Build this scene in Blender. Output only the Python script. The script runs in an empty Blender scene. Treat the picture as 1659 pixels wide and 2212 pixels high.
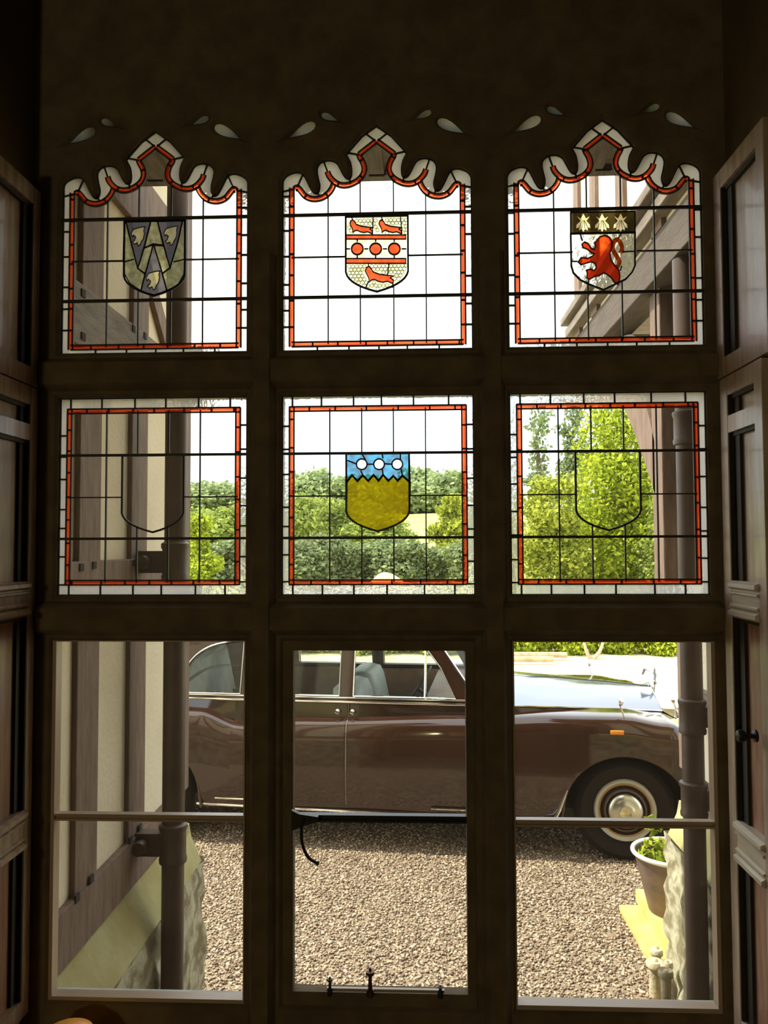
import bpy, bmesh, math, random
import numpy as np
from mathutils import Vector, Matrix
random.seed(7)
SC = bpy.context.scene
COL = SC.collection
# ------------------------------------------------------------------ camera
W, H, FPX = 1659.0, 2212.0, 1700.0
CAMZ = 2.2
PITCH, YAW, ROLL = 0.0432356, 0.04198604, -0.00372766
_cp, _sp, _cy, _sy = math.cos(PITCH), math.sin(PITCH), math.cos(YAW), math.sin(YAW)
F = Vector((-_sy*_cp, _cy*_cp, _sp)); R0 = Vector((_cy, _sy, 0)); U0 = R0.cross(F)
RV = R0*math.cos(ROLL)+U0*math.sin(ROLL); UV = -R0*math.sin(ROLL)+U0*math.cos(ROLL)
CAM = Vector((0, 0, CAMZ))
cd = bpy.data.cameras.new('camera'); co = bpy.data.objects.new('camera', cd); COL.objects.link(co)
cd.sensor_fit = 'VERTICAL'; cd.sensor_height = 36; cd.lens = FPX/H*36; cd.clip_start = .02; cd.clip_end = 1000
co.matrix_world = Matrix(((RV.x, UV.x, -F.x, 0), (RV.y, UV.y, -F.y, 0), (RV.z, UV.z, -F.z, CAMZ), (0, 0, 0, 1)))
SC.camera = co
# ------------------------------------------------------------------ world, sun, unseen fill light, exposure
SKY_STRENGTH, SUN_STRENGTH, SUN_ELEV, SUN_K, FILL_W = 2.8, 7.0, 54.0, 0.02, 66.0
wd = bpy.data.worlds.new('sky'); SC.world = wd; wd.use_nodes = True
nt = wd.node_tree; nt.nodes.clear()
n_o = nt.nodes.new('ShaderNodeOutputWorld'); n_b = nt.nodes.new('ShaderNodeBackground')
n_t = nt.nodes.new('ShaderNodeTexCoord'); n_n = nt.nodes.new('ShaderNodeTexNoise'); n_r = nt.nodes.new('ShaderNodeValToRGB')
n_n.inputs['Scale'].default_value = 2.2; n_n.inputs['Detail'].default_value = 5
n_r.color_ramp.elements[0].position = .42; n_r.color_ramp.elements[0].color = (.72, .86, 1.0, 1)
n_r.color_ramp.elements[1].position = .56; n_r.color_ramp.elements[1].color = (1.0, .99, .96, 1)
nt.links.new(n_t.outputs['Generated'], n_n.inputs['Vector']); nt.links.new(n_n.outputs['Fac'], n_r.inputs['Fac'])
nt.links.new(n_r.outputs['Color'], n_b.inputs['Color']); n_b.inputs['Strength'].default_value = SKY_STRENGTH
nt.links.new(n_b.outputs['Background'], n_o.inputs['Surface'])
sl = bpy.data.lights.new('sun', 'SUN'); sl.energy = SUN_STRENGTH; sl.angle = math.radians(.6); sl.color = (1, .93, .8)
so = bpy.data.objects.new('sun', sl); COL.objects.link(so)
_e = math.radians(SUN_ELEV)
so.rotation_euler = Vector((-math.cos(_e), SUN_K*math.cos(_e), math.sin(_e))).to_track_quat('Z', 'Y').to_euler()
so.location = (-8, 6, 12)
ll = bpy.data.lights.new('room_lamp', 'POINT'); ll.energy = FILL_W; ll.color = (1, .90, .52); ll.shadow_soft_size = .1  # added point light with no visible fitting, lifts the dark interior
lo = bpy.data.objects.new('room_lamp', ll); COL.objects.link(lo); lo.location = (-1.41, -2.9, 2.3)
vs = SC.view_settings; vs.view_transform = 'Standard'; vs.look = 'None'; vs.exposure = 0; vs.gamma = 1; vs.use_curve_mapping = False
SC.display_settings.display_device = 'sRGB'
cy = SC.cycles
cy.use_denoising = True; cy.max_bounces = 8; cy.diffuse_bounces = 4; cy.glossy_bounces = 4
cy.transmission_bounces = 6; cy.transparent_max_bounces = 32; cy.caustics_reflective = False; cy.caustics_refractive = False

# ------------------------------------------------------------------ rays: photo pixel -> point on a real plane
def ray(px, py):
    return (F + RV*((px-W/2)/FPX) - UV*((py-H/2)/FPX))
def atY(px, py, Y):
    d = ray(px, py); return CAM + d*(Y/d.y)
def atX(px, py, X):
    d = ray(px, py); return CAM + d*(X/d.x)
def atZ(px, py, Z):
    d = ray(px, py); return CAM + d*((Z-CAMZ)/d.z)

# ------------------------------------------------------------------ materials
def newmat(name):
    m = bpy.data.materials.new(name); m.use_nodes = True; m.node_tree.nodes.clear()
    o = m.node_tree.nodes.new('ShaderNodeOutputMaterial')
    return m, m.node_tree, o
def N(t, k, **kw):
    n = t.nodes.new(k)
    for a, b in kw.items():
        if a in n.inputs: n.inputs[a].default_value = b
        else: setattr(n, a, b)
    return n
def c4(c): return (c[0], c[1], c[2], 1)
def solid(name, c1, c2=None, scale=8, rough=.6, metal=0, bump=0, bscale=60, stretch=None, coat=0, lo=.35, hi=.65, spec=.5, cior=1.5):
    m, t, o = newmat(name)
    b = N(t, 'ShaderNodeBsdfPrincipled', Roughness=rough, Metallic=metal)
    b.inputs['Specular IOR Level'].default_value = spec
    if coat: b.inputs['Coat Weight'].default_value = coat; b.inputs['Coat IOR'].default_value = cior; b.inputs['Coat Roughness'].default_value = .07
    t.links.new(b.outputs[0], o.inputs[0])
    tc = N(t, 'ShaderNodeTexCoord'); mp = N(t, 'ShaderNodeMapping')
    if stretch: mp.inputs['Scale'].default_value = stretch
    t.links.new(tc.outputs['Object'], mp.inputs['Vector'])
    if c2 is None: b.inputs['Base Color'].default_value = c4(c1)
    else:
        n = N(t, 'ShaderNodeTexNoise', Scale=scale, Detail=6.0)
        r = N(t, 'ShaderNodeValToRGB')
        r.color_ramp.elements[0].position = lo; r.color_ramp.elements[0].color = c4(c1)
        r.color_ramp.elements[1].position = hi; r.color_ramp.elements[1].color = c4(c2)
        t.links.new(mp.outputs[0], n.inputs['Vector']); t.links.new(n.outputs['Fac'], r.inputs[0]); t.links.new(r.outputs[0], b.inputs['Base Color'])
    if bump:
        n2 = N(t, 'ShaderNodeTexNoise', Scale=bscale, Detail=8.0); bp = N(t, 'ShaderNodeBump', Strength=bump, Distance=.01)
        t.links.new(mp.outputs[0], n2.inputs['Vector']); t.links.new(n2.outputs['Fac'], bp.inputs['Height']); t.links.new(bp.outputs[0], b.inputs['Normal'])
    return m
def glass(name, tc, lc=None, lw=.3, gloss=.04, bump=0, bscale=90, refr=0, tc2=None, scale=30, ior=1.15, rough=.08, pat=None, grough=.42):
    """thin leaded glass: coloured see-through + light-catching body colour + surface gloss"""
    m, t, o = newmat(name)
    tcn = N(t, 'ShaderNodeTexCoord')
    tr = N(t, 'ShaderNodeBsdfRefraction', IOR=ior, Roughness=rough) if refr else N(t, 'ShaderNodeBsdfTransparent')
    tr.inputs['Color'].default_value = c4(tc)
    if refr:
        n2 = N(t, 'ShaderNodeTexNoise', Scale=bscale, Detail=2.0); bp = N(t, 'ShaderNodeBump', Strength=bump, Distance=.01)
        t.links.new(tcn.outputs['Object'], n2.inputs['Vector']); t.links.new(n2.outputs['Fac'], bp.inputs['Height']); t.links.new(bp.outputs[0], tr.inputs['Normal'])
    tl = N(t, 'ShaderNodeBsdfTranslucent'); tl.inputs['Color'].default_value = c4(lc or tc)
    keep = lc is not None
    if tc2 or pat:
        if pat:
            n = N(t, 'ShaderNodeTexVoronoi', Scale=pat, feature='DISTANCE_TO_EDGE'); n.inputs['Randomness'].default_value = .25
            out = n.outputs['Distance']; p0, p1 = .05, .14
        else:
            n = N(t, 'ShaderNodeTexNoise', Scale=scale, Detail=5.0); out = n.outputs['Fac']; p0, p1 = .4, .62
        r = N(t, 'ShaderNodeValToRGB'); r.color_ramp.elements[0].position = p0; r.color_ramp.elements[1].position = p1
        r.color_ramp.elements[0].color = c4(tc2); r.color_ramp.elements[1].color = c4(tc)
        t.links.new(tcn.outputs['Object'], n.inputs['Vector']); t.links.new(out, r.inputs[0])
        t.links.new(r.outputs[0], tr.inputs['Color'])
        if not keep: t.links.new(r.outputs[0], tl.inputs['Color'])
    mx = N(t, 'ShaderNodeMixShader', Fac=lw); mx.inputs[0].default_value = lw
    t.links.new(tr.outputs[0], mx.inputs[1]); t.links.new(tl.outputs[0], mx.inputs[2])
    gl = N(t, 'ShaderNodeBsdfGlossy', Roughness=grough); m2 = N(t, 'ShaderNodeMixShader'); m2.inputs[0].default_value = gloss
    t.links.new(mx.outputs[0], m2.inputs[1]); t.links.new(gl.outputs[0], m2.inputs[2]); t.links.new(m2.outputs[0], o.inputs[0])
    return m
def leafmat(name, c1, c2, transl=.45):
    m, t, o = newmat(name)
    at = N(t, 'ShaderNodeAttribute', attribute_name='shade'); r = N(t, 'ShaderNodeValToRGB')
    r.color_ramp.elements[0].color = c4(c1); r.color_ramp.elements[1].color = c4(c2)
    t.links.new(at.outputs['Fac'], r.inputs[0])
    d = N(t, 'ShaderNodeBsdfDiffuse'); tl = N(t, 'ShaderNodeBsdfTranslucent'); mx = N(t, 'ShaderNodeMixShader'); mx.inputs[0].default_value = transl
    t.links.new(r.outputs[0], d.inputs[0]); t.links.new(r.outputs[0], tl.inputs[0])
    t.links.new(d.outputs[0], mx.inputs[1]); t.links.new(tl.outputs[0], mx.inputs[2]); t.links.new(mx.outputs[0], o.inputs[0])
    return m
M = {}
M['stone_in'] = solid('dark_window_stone', (.115, .08, .045), (.17, .125, .07), 14, .85, bump=.25, bscale=90)
M['wall_in'] = solid('dark_plaster', (.13, .095, .055), (.17, .13, .075), 6, .9)
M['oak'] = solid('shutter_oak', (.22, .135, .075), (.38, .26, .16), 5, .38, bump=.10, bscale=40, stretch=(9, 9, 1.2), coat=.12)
M['oak_r'] = solid('shutter_oak_faded', (.40, .29, .21), (.60, .47, .36), 5, .38, bump=.10, bscale=40, stretch=(9, 9, 1.2), coat=.12)  # lighter copy of shutter_oak; the right reveal's stronger light is in its colour
M['oak_pale'] = solid('shutter_rail_pale', (.58, .50, .38), (.74, .66, .52), 6, .4, bump=.08, bscale=40, stretch=(2, 1, 9))  # pale colour carries the light caught by the right-hand rails
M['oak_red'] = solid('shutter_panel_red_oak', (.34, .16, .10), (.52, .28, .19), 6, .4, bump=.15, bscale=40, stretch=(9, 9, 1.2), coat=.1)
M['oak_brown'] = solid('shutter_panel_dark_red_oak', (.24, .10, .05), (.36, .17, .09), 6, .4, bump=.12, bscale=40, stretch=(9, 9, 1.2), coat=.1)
M['bead'] = solid('dark_bead', (.020, .013, .007), rough=.7)  # near-black stands in for the unlit groove beside the stile
M['floor'] = solid('floor_boards', (.10, .06, .03), (.15, .09, .05), 4, .5)
M['lead'] = solid('lead_came', (.022, .018, .014), rough=.6)
M['iron'] = solid('black_iron', (.015, .012, .010), rough=.45, metal=.3)
M['bar'] = solid('saddle_bar_iron', (.030, .024, .017), rough=.6)
M['steel'] = solid('casement_steel', (.42, .31, .22), rough=.35, spec=.6)
M['brass'] = solid('worn_brass', (.10, .05, .02), rough=.3, metal=.7)
M['clear'] = glass('clear_pane', (.95, .96, .94), (.8, .66, .48), lw=.014, gloss=.02)
M['border'] = glass('ripple_glass', (.97, .96, .94), (.96, .93, .88), lw=.62, gloss=.02, refr=1, bump=.7, bscale=60, ior=1.18)
M['red'] = glass('ruby_glass', (1.0, .18, .055), (.98, .02, .006), lw=.28, gloss=.02, tc2=(.97, .12, .030), scale=14)
M['gold'] = glass('olive_gold_glass', (.62, .46, .004), (.50, .38, .004), lw=.55, gloss=.02, tc2=(.42, .33, .003), scale=40)
M['blue'] = glass('blue_glass', (.10, .42, .60), (.1, .42, .6), lw=.35, tc2=(.12, .17, .22), scale=45)
M['slate'] = glass('slate_blue_glass', (.34, .34, .42), (.22, .22, .28), lw=.4, tc2=(.20, .20, .26), scale=50)
M['pale'] = glass('pale_green_glass', (.72, .74, .48), lw=.45, tc2=(.46, .46, .26), scale=60)
M['olive'] = glass('olive_enamel', (.45, .45, .12), lw=.3)
M['cream'] = glass('cream_glass', (.97, .94, .70), lw=.45, tc2=(.82, .76, .40), scale=60)
M['white_g'] = glass('white_enamel_glass', (.95, .95, .9), (.9, .9, .82), lw=.6)
M['honey'] = glass('honeycomb_glass', (.95, .93, .75), (.9, .88, .6), lw=.4, tc2=(.42, .42, .16), pat=88)
M['umber'] = glass('umber_glass', (.085, .06, .015), lw=.5, tc2=(.05, .037, .011), scale=40)
M['field'] = glass('field_ripple_glass', (.80, .80, .68), (.6, .6, .45), lw=.35, refr=1, bump=.6, bscale=60, ior=1.2)
M['lion'] = glass('lion_glass', (.62, .05, .010), (.55, .03, .008), lw=.5, tc2=(.40, .018, .005), scale=26)
M['lion_hi'] = glass('lion_gold_glass', (.74, .13, .015), lw=.5, tc2=(.52, .05, .008), scale=40)
M['vermil'] = glass('vermilion_glass', (.88, .12, .03), (.8, .07, .02), lw=.4, tc2=(.75, .07, .015), scale=60)
M['plaster'] = solid('cream_limewash', (.80, .71, .52), (.90, .82, .62), 3, .9, bump=.25, bscale=45)
M['timber'] = solid('weathered_timber', (.16, .10, .068), (.24, .16, .115), 6, .75, bump=.4, bscale=30, stretch=(6, 6, 1))
M['timber_g'] = solid('grey_timber', (.15, .115, .085), (.25, .205, .16), 6, .75, bump=.4, bscale=30, stretch=(6, 1, 6))
M['rub'] = solid('rubble_stone', (.22, .19, .10), (.50, .47, .32), 11, .95, bump=1.0, bscale=20, lo=.42, hi=.58)
M['cap'] = solid('mossy_render', (.34, .29, .10), (.46, .42, .20), 4, .9, bump=.3, bscale=30)
M['yellow_stone'] = solid('yellow_sandstone', (.52, .40, .11), (.70, .56, .20), 6, .9, bump=.5, bscale=30)
M['sillstone'] = solid('pale_sill_stone', (.42, .43, .40), (.56, .57, .52), 9, .8, bump=.2)
M['pipe'] = solid('painted_iron_pipe', (.075, .045, .03), (.10, .062, .042), 10, .5)
M['timber_d'] = solid('tarred_timber', (.065, .045, .032), (.10, .072, .05), 6, .75, bump=.4, bscale=30, stretch=(6, 1, 6))
M['peg'] = solid('peg_shadow', (.03, .02, .015), rough=.9)
M['soffit'] = solid('jetty_boards', (.30, .25, .20), (.42, .36, .30), 5, .85, bump=.2, stretch=(1, 8, 1))
M['roof'] = solid('slate_roof', (.10, .10, .11), (.16, .16, .17), 9, .8)
M['gravel'] = solid('gravel_bed', (.22, .16, .105), (.36, .28, .19), 50, .95, bump=1.0, bscale=110)
M['drive'] = solid('pale_dry_drive', (.60, .50, .25), (.82, .74, .48), 2.2, .95, bump=.6, bscale=20)
M['meadow'] = solid('meadow_grass', (.34, .36, .08), (.48, .48, .14), .25, .95)
M['bank'] = solid('straw_bank', (.62, .52, .24), (.74, .64, .34), 2, .95)
M['bark'] = solid('bark', (.12, .09, .06), (.2, .15, .1), 8, .9)
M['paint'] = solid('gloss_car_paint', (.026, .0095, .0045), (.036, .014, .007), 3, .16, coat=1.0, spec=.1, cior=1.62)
M['bonnet_paint'] = solid('bonnet_paint', (.03, .06, .13), (.04, .075, .15), 2, .12, coat=1.0, cior=1.6)  # blue of the sky reflection put into the base colour
M['hub'] = solid('dull_nickel', (.62, .60, .50), rough=.28, metal=1)
M['chrome'] = solid('chrome', (.86, .86, .84), rough=.10, metal=1)
M['tyre'] = solid('tyre_rubber', (.013, .009, .007), rough=.75, spec=.2)
M['cream_paint'] = solid('cream_wheel_paint', (.42, .41, .35), rough=.28, coat=.6)
M['ochre_line'] = solid('ochre_coachline', (.42, .20, .04), rough=.3)
M['well'] = solid('underbody', (.02, .014, .010), rough=.9)
M['leather'] = solid('grey_green_leather', (.34, .37, .34), (.42, .45, .42), 10, .45)
M['trimw'] = solid('door_trim', (.22, .13, .09), (.28, .17, .12), 12, .5)
M['amber'] = solid('amber_lens', (.75, .25, .03), rough=.2)
M['carglass'] = glass('car_window_glass', (.84, .88, .84), (.8, .82, .78), lw=.02, gloss=.05, grough=.04)
M['zinc'] = solid('galvanised_zinc', (.16, .115, .09), (.24, .18, .14), 12, .5, metal=.35)
M['zinc_rim'] = solid('bright_zinc_rim', (.80, .78, .72), rough=.35, metal=.3)
M['soil'] = solid('soil', (.05, .035, .02), rough=.95)
M['pot'] = solid('weathered_pot_stone', (.42, .36, .22), (.66, .58, .40), 12, .9, bump=.5, bscale=50)
M['orange'] = solid('orange_glaze', (.75, .24, .01), (.85, .40, .03), 7, .35)
M['log'] = solid('bleached_log', (.36, .27, .16), (.5, .4, .26), 9, .9)
M['stem'] = solid('pale_bark', (.40, .34, .24), rough=.9)
M['leaf_y'] = leafmat('leaf_yellow_green', (.13, .17, .025), (.62, .66, .10))
M['leaf_b'] = leafmat('leaf_bright', (.12, .17, .015), (.62, .70, .07))
M['leaf_m'] = leafmat('leaf_mid', (.15, .21, .05), (.48, .55, .13))
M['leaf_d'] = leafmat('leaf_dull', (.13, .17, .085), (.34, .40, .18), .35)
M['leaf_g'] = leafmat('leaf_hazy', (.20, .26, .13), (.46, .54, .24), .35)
M['pebble'] = None
def pebblemat():
    m, t, o = newmat('pebbles'); at = N(t, 'ShaderNodeAttribute', attribute_name='shade'); r = N(t, 'ShaderNodeValToRGB')
    r.color_ramp.elements[0].color = (.13, .085, .05, 1); r.color_ramp.elements[1].color = (.78, .62, .42, 1)
    e = r.color_ramp.elements.new(.5); e.color = (.36, .27, .18, 1)
    b = N(t, 'ShaderNodeBsdfPrincipled', Roughness=.55); t.links.new(at.outputs['Fac'], r.inputs[0]); t.links.new(r.outputs[0], b.inputs['Base Color']); t.links.new(b.outputs[0], o.inputs[0])
    return m
M['pebble'] = pebblemat()

# ------------------------------------------------------------------ builders
def wloc(o):
    v = Vector((0, 0, 0))
    while o is not None:
        v += o.location; o = o.parent
    return v
def tag(o, label=None, cat=None, group=None, kind=None):
    if label: o['label'] = label
    if cat: o['category'] = cat
    if group: o['group'] = group
    if kind: o['kind'] = kind
    return o
def empty(name, loc=(0, 0, 0), label=None, cat=None, group=None, kind=None, rz=0):
    o = bpy.data.objects.new(name, None); COL.objects.link(o); o.location = loc; o.rotation_euler = (0, 0, rz); o.empty_display_size = .1
    return tag(o, label, cat, group, kind)
class MB:
    def __init__(s): s.v = []; s.f = []
    def add(s, vs, fs):
        k = len(s.v); s.v += [tuple(p) for p in vs]; s.f += [tuple(i+k for i in q) for q in fs]; return s
    def box(s, a, b):
        x0, y0, z0 = [min(p, q) for p, q in zip(a, b)]; x1, y1, z1 = [max(p, q) for p, q in zip(a, b)]
        return s.add([(x0,y0,z0),(x1,y0,z0),(x1,y1,z0),(x0,y1,z0),(x0,y0,z1),(x1,y0,z1),(x1,y1,z1),(x0,y1,z1)],
            [(0,3,2,1),(4,5,6,7),(0,1,5,4),(1,2,6,5),(2,3,7,6),(3,0,4,7)])
    def prism(s, poly, axis, a, b):
        """poly of 2D points extruded along an axis; axis 'x': (y,z), 'y': (x,z), 'z': (x,y)"""
        n = len(poly)
        def mk(p, t): return {'x': (t, p[0], p[1]), 'y': (p[0], t, p[1]), 'z': (p[0], p[1], t)}[axis]
        vs = [mk(p, a) for p in poly]+[mk(p, b) for p in poly]
        return s.add(vs, [tuple(range(n)), tuple(range(2*n-1, n-1, -1))]+[(i, i+n, (i+1) % n+n, (i+1) % n) for i in range(n)])
    def ribbon(s, path, w, y0, y1, closed=False):
        """bar of rectangular section swept along a path in the (x,z) plane between depths y0,y1"""
        p = [Vector(q) for q in path]; n = len(p)
        if n < 2: return s
        L = []
        for i in range(n):
            a = p[i-1] if (i > 0 or closed) else p[i]; b = p[(i+1) % n] if (i < n-1 or closed) else p[i]
            d1 = (p[i]-a); d2 = (b-p[i])
            if d1.length < 1e-9: d1 = d2
            if d2.length < 1e-9: d2 = d1
            d1 = d1.normalized(); d2 = d2.normalized(); t = d1+d2
            if t.length < .2: t = d1
            t.normalize(); nn = Vector((-t.y, t.x)); k = 1/max(.55, abs(nn.dot(Vector((-d1.y, d1.x)))))
            L.append((p[i]+nn*w/2*k, p[i]-nn*w/2*k))
        vs = []
        for a, b in L: vs += [(a.x, y0, a.y), (b.x, y0, b.y), (b.x, y1, b.y), (a.x, y1, a.y)]
        fs = []
        m = n if closed else n-1
        for i in range(m):
            j = (i+1) % n
            for k in ((0,) if y0 == y1 else range(4)): fs.append((4*i+k, 4*i+(k+1) % 4, 4*j+(k+1) % 4, 4*j+k))
        if not closed and y0 != y1: fs += [(3, 2, 1, 0), (4*n-4, 4*n-3, 4*n-2, 4*n-1)]
        return s.add(vs, fs)
    def tube(s, path, r, n=10, cap=True):
        p = [Vector(q) for q in path]; rs = r if isinstance(r, (list, tuple)) else [r]*len(p)
        t0 = (p[1]-p[0]).normalized(); up = Vector((0, 0, 1)) if abs(t0.z) < .9 else Vector((1, 0, 0))
        vs = []; nx = None
        for i in range(len(p)):
            t = (p[min(i+1, len(p)-1)]-p[max(i-1, 0)]).normalized()
            if nx is None: nx = t.cross(up).normalized()
            nx = (nx-t*nx.dot(t)).normalized(); ny = t.cross(nx)
            for k in range(n):
                a = 2*math.pi*k/n; vs.append(p[i]+(nx*math.cos(a)+ny*math.sin(a))*rs[i])
        fs = [(i*n+k, i*n+(k+1) % n, (i+1)*n+(k+1) % n, (i+1)*n+k) for i in range(len(p)-1) for k in range(n)]
        if cap: fs += [tuple(range(n-1, -1, -1)), tuple(range(len(vs)-n, len(vs)))]
        return s.add(vs, fs)
    def lathe(s, prof, c, axis='z', n=28, sy=1):
        """prof: (radius, height) list"""
        vs = []
        for r, h in prof:
            for k in range(n):
                a = 2*math.pi*k/n; u, v = r*math.cos(a), r*math.sin(a)*sy
                q = {'z': (u, v, h), 'y': (u, h, v), 'x': (h, u, v)}[axis]
                vs.append((c[0]+q[0], c[1]+q[1], c[2]+q[2]))
        m = len(prof)
        fs = [(i*n+k, i*n+(k+1) % n, (i+1)*n+(k+1) % n, (i+1)*n+k) for i in range(m-1) for k in range(n)]
        fs += [tuple(range(n-1, -1, -1)), tuple(range((m-1)*n, m*n))]
        return s.add(vs, fs)
    def grid(s, rows, closed=False):
        m, n = len(rows), len(rows[0]); vs = [p for r in rows for p in r]
        fs = [(i*n+j, i*n+j+1, (i+1)*n+j+1, (i+1)*n+j) for i in range(m-1) for j in range(n-1)]
        return s.add(vs, fs)
    def build(s, name, mat, parent=None, smooth=False, local=False, bevel=0, kind=None, weld=False, angle=40):
        me = bpy.data.meshes.new(name); off = wloc(parent) if (parent and not local) else Vector((0, 0, 0))
        me.from_pydata([(a[0]-off.x, a[1]-off.y, a[2]-off.z) for a in s.v], [], s.f); me.validate(); me.update()
        bm = bmesh.new(); bm.from_mesh(me)
        if weld: bmesh.ops.remove_doubles(bm, verts=bm.verts, dist=1e-4)
        bmesh.ops.recalc_face_normals(bm, faces=bm.faces)
        if bevel: bmesh.ops.bevel(bm, geom=list(bm.edges), offset=bevel, segments=2, affect='EDGES', profile=.6)
        for f in bm.faces: f.smooth = smooth
        if smooth:
            for e in bm.edges:
                if len(e.link_faces) == 2 and e.calc_face_angle(0) > math.radians(angle): e.smooth = False
        bm.to_mesh(me); bm.free()
        me.materials.append(M[mat] if isinstance(mat, str) else mat)
        o = bpy.data.objects.new(name, me); COL.objects.link(o)
        if parent: o.parent = parent
        if kind: o['kind'] = kind
        return o
def plate(name, loops, y0, y1, mat, parent=None, mapf=None, bevel=0, local=False, kind=None):
    """flat (x,z) outline with holes, filled and given depth y0..y1; mapf may bend it elsewhere"""
    cu = bpy.data.curves.new('tmp', 'CURVE'); cu.dimensions = '2D'; cu.fill_mode = 'BOTH' if y1 > y0 else 'FRONT'
    cu.extrude = (y1-y0)/2-bevel if y1 > y0 else 0
    if bevel: cu.bevel_depth = bevel; cu.bevel_resolution = 0; cu.offset = -bevel
    for lp in loops:
        sp = cu.splines.new('POLY'); sp.points.add(len(lp)-1); sp.use_cyclic_u = True
        for q, p in zip(sp.points, lp): q.co = (p[0], p[1], 0, 1)
    ob = bpy.data.objects.new('tmp', cu); COL.objects.link(ob)
    dg = bpy.context.evaluated_depsgraph_get(); dg.update()
    me = bpy.data.meshes.new_from_object(ob.evaluated_get(dg)); bpy.data.objects.remove(ob); bpy.data.curves.remove(cu)
    ym = (y0+y1)/2; off = wloc(parent) if (parent and not local) else Vector((0, 0, 0))
    for v in me.vertices:
        c = (v.co.x, ym-v.co.z, v.co.y)
        if mapf: c = mapf(*c)
        v.co = Vector(c)-off
    me.name = name; me.materials.clear(); me.materials.append(M[mat]); me.update()
    bm = bmesh.new(); bm.from_mesh(me); bmesh.ops.remove_doubles(bm, verts=bm.verts, dist=1e-5); bmesh.ops.recalc_face_normals(bm, faces=bm.faces)
    for f in bm.faces: f.smooth = False
    bm.to_mesh(me); bm.free()
    o = bpy.data.objects.new(name, me); COL.objects.link(o)
    if parent: o.parent = parent
    if kind: o['kind'] = kind
    return o
def catmull(p, k=6, closed=False):
    p = [Vector(q) for q in p]; n = len(p); out = []
    for i in range(n if closed else n-1):
        g = lambda j: p[j % n] if closed else p[max(0, min(n-1, j))]
        a, b, c, d = g(i-1), g(i), g(i+1), g(i+2)
        for t in range(k):
            u = t/k; out.append(.5*((2*b)+(c-a)*u+(2*a-5*b+4*c-d)*u*u+(3*b-a-3*c+d)*u**3))
    if not closed: out.append(p[-1])
    return out
# ================================================================== WINDOW
YG = 2.2                       # glazing plane
LX = {-1: -.10983-.63875, 0: -.10983, 1: -.10983+.63875}; HW = .2696
ZU1, ZM0, ZM1, ZB0, ZT, ZB1 = [CAMZ+q for q in (.5528, .4252, -.1366, -.2617, -.7518, -1.2461)]
def ctr(ox, oy, sc, zx, zy):   # reading off the centre light -> light-local (u, z)
    q = atY(ox+zx/sc, oy+zy/sc, YG); return (q.x-LX[0], q.z)
up = lambda x, y: ctr(570, 220, 3.3857, x, y)
mid = lambda x, y: ctr(580, 820, 3.4563, x, y)
seg1 = [(133, 640), (140, 585), (162, 550), (200, 528), (240, 518), (275, 524), (300, 548), (322, 590), (345, 635), (365, 664), (385, 674)]
seg2 = [(385, 674), (402, 655), (408, 612), (396, 560), (388, 510), (393, 478), (412, 452), (440, 438), (475, 431), (512, 437), (540, 456), (560, 490), (582, 532), (604, 560), (625, 566)]
seg3 = [(625, 566), (638, 545), (641, 500), (632, 448), (616, 415), (603, 392)]
lh = [up(138, 1822)]+[tuple(q) for s in (seg1, seg2, seg3) for q in catmull([up(*p) for p in s], 4)]+[up(622, 366), up(716, 258)]
lh[0] = (-HW, ZU1); lh = [lh[0]]+[(max(-HW, a), b) for a, b in lh[1:]]
peak = (0, up(822, 180)[1])
OUT_UP = lh+[peak]+[(-a, b) for a, b in reversed(lh)]
# ruby band centre line (left half), from the foot of the side strip up to the peak
XR = -HW+.0262
band_side = [(XR, ZU1+.020), (XR, up(222, 650)[1])]
sw1 = catmull([up(*p) for p in [(224, 640), (245, 628), (268, 650), (300, 688), (340, 708), (382, 712), (430, 700), (470, 672), (498, 635), (512, 600)]], 4)
sw2 = catmull([up(*p) for p in [(466, 512), (480, 548), (520, 590), (570, 611), (625, 607), (685, 578), (722, 540), (736, 495), (724, 445), (703, 408), (697, 388)]], 4)
pk = [up(697, 388), up(815, 288)]; pk[1] = (0, pk[1][1])
mir = lambda ps: [(-p[0], p[1]) for p in ps]
BAND_UP_L = [(XR, up(222, 650)[1])]+[tuple(q) for q in sw1]
# closed loop of the inner (clear) field
INNER_UP = [(XR, ZU1+.020)]+[tuple(q) for q in sw1]+[tuple(q) for q in sw2 if q.x > sw1[-1].x-.002]+[pk[1]]
INNER_UP = INNER_UP+[(-a, b) for a, b in reversed(INNER_UP[:-1])]
RW = .0130                     # ruby band width
LW = .0043                     # lead width
zb1, zth, zb2 = up(826, 826)[1], up(826, 1128)[1], up(826, 1428)[1]
ZRB = ZU1+.020
COLS_UP = [up(470, 1128)[0], up(705, 1128)[0]]; COLS_UP += [-COLS_UP[1], -COLS_UP[0]]
def inner_top(u):
    u = -abs(u); zs = []
    for a, b in zip(INNER_UP, INNER_UP[1:]):
        if (a[0]-u)*(b[0]-u) <= 0 and abs(a[0]-b[0]) > 1e-9 and min(a[1], b[1]) > ZU1+.1:
            zs.append(a[1]+(b[1]-a[1])*(u-a[0])/(b[0]-a[0]))
    return min(zs) if zs else ZU1+.4
def shield_loop(hw, zt, zs, zb):
    L = [(-hw, zt), (-hw, zs)]
    for a in range(1, 7):
        t = a/7; L.append((-hw*(1-t)**2-2*t*(1-t)*hw*.93+0, (1-t)**2*zs+2*t*(1-t)*(zs-(zs-zb)*.62)+t*t*zb))
    L.append((0, zb))
    return L+[(-a, b) for a, b in reversed(L[:-1])]
SH_UP = shield_loop(.0885, zb1-.006, up(590, 1250)[1], up(826, 1392)[1])
SH_MID = shield_loop(.0885, mid(826, 552)[1], mid(585, 985)[1], mid(826, 1132)[1])
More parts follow.
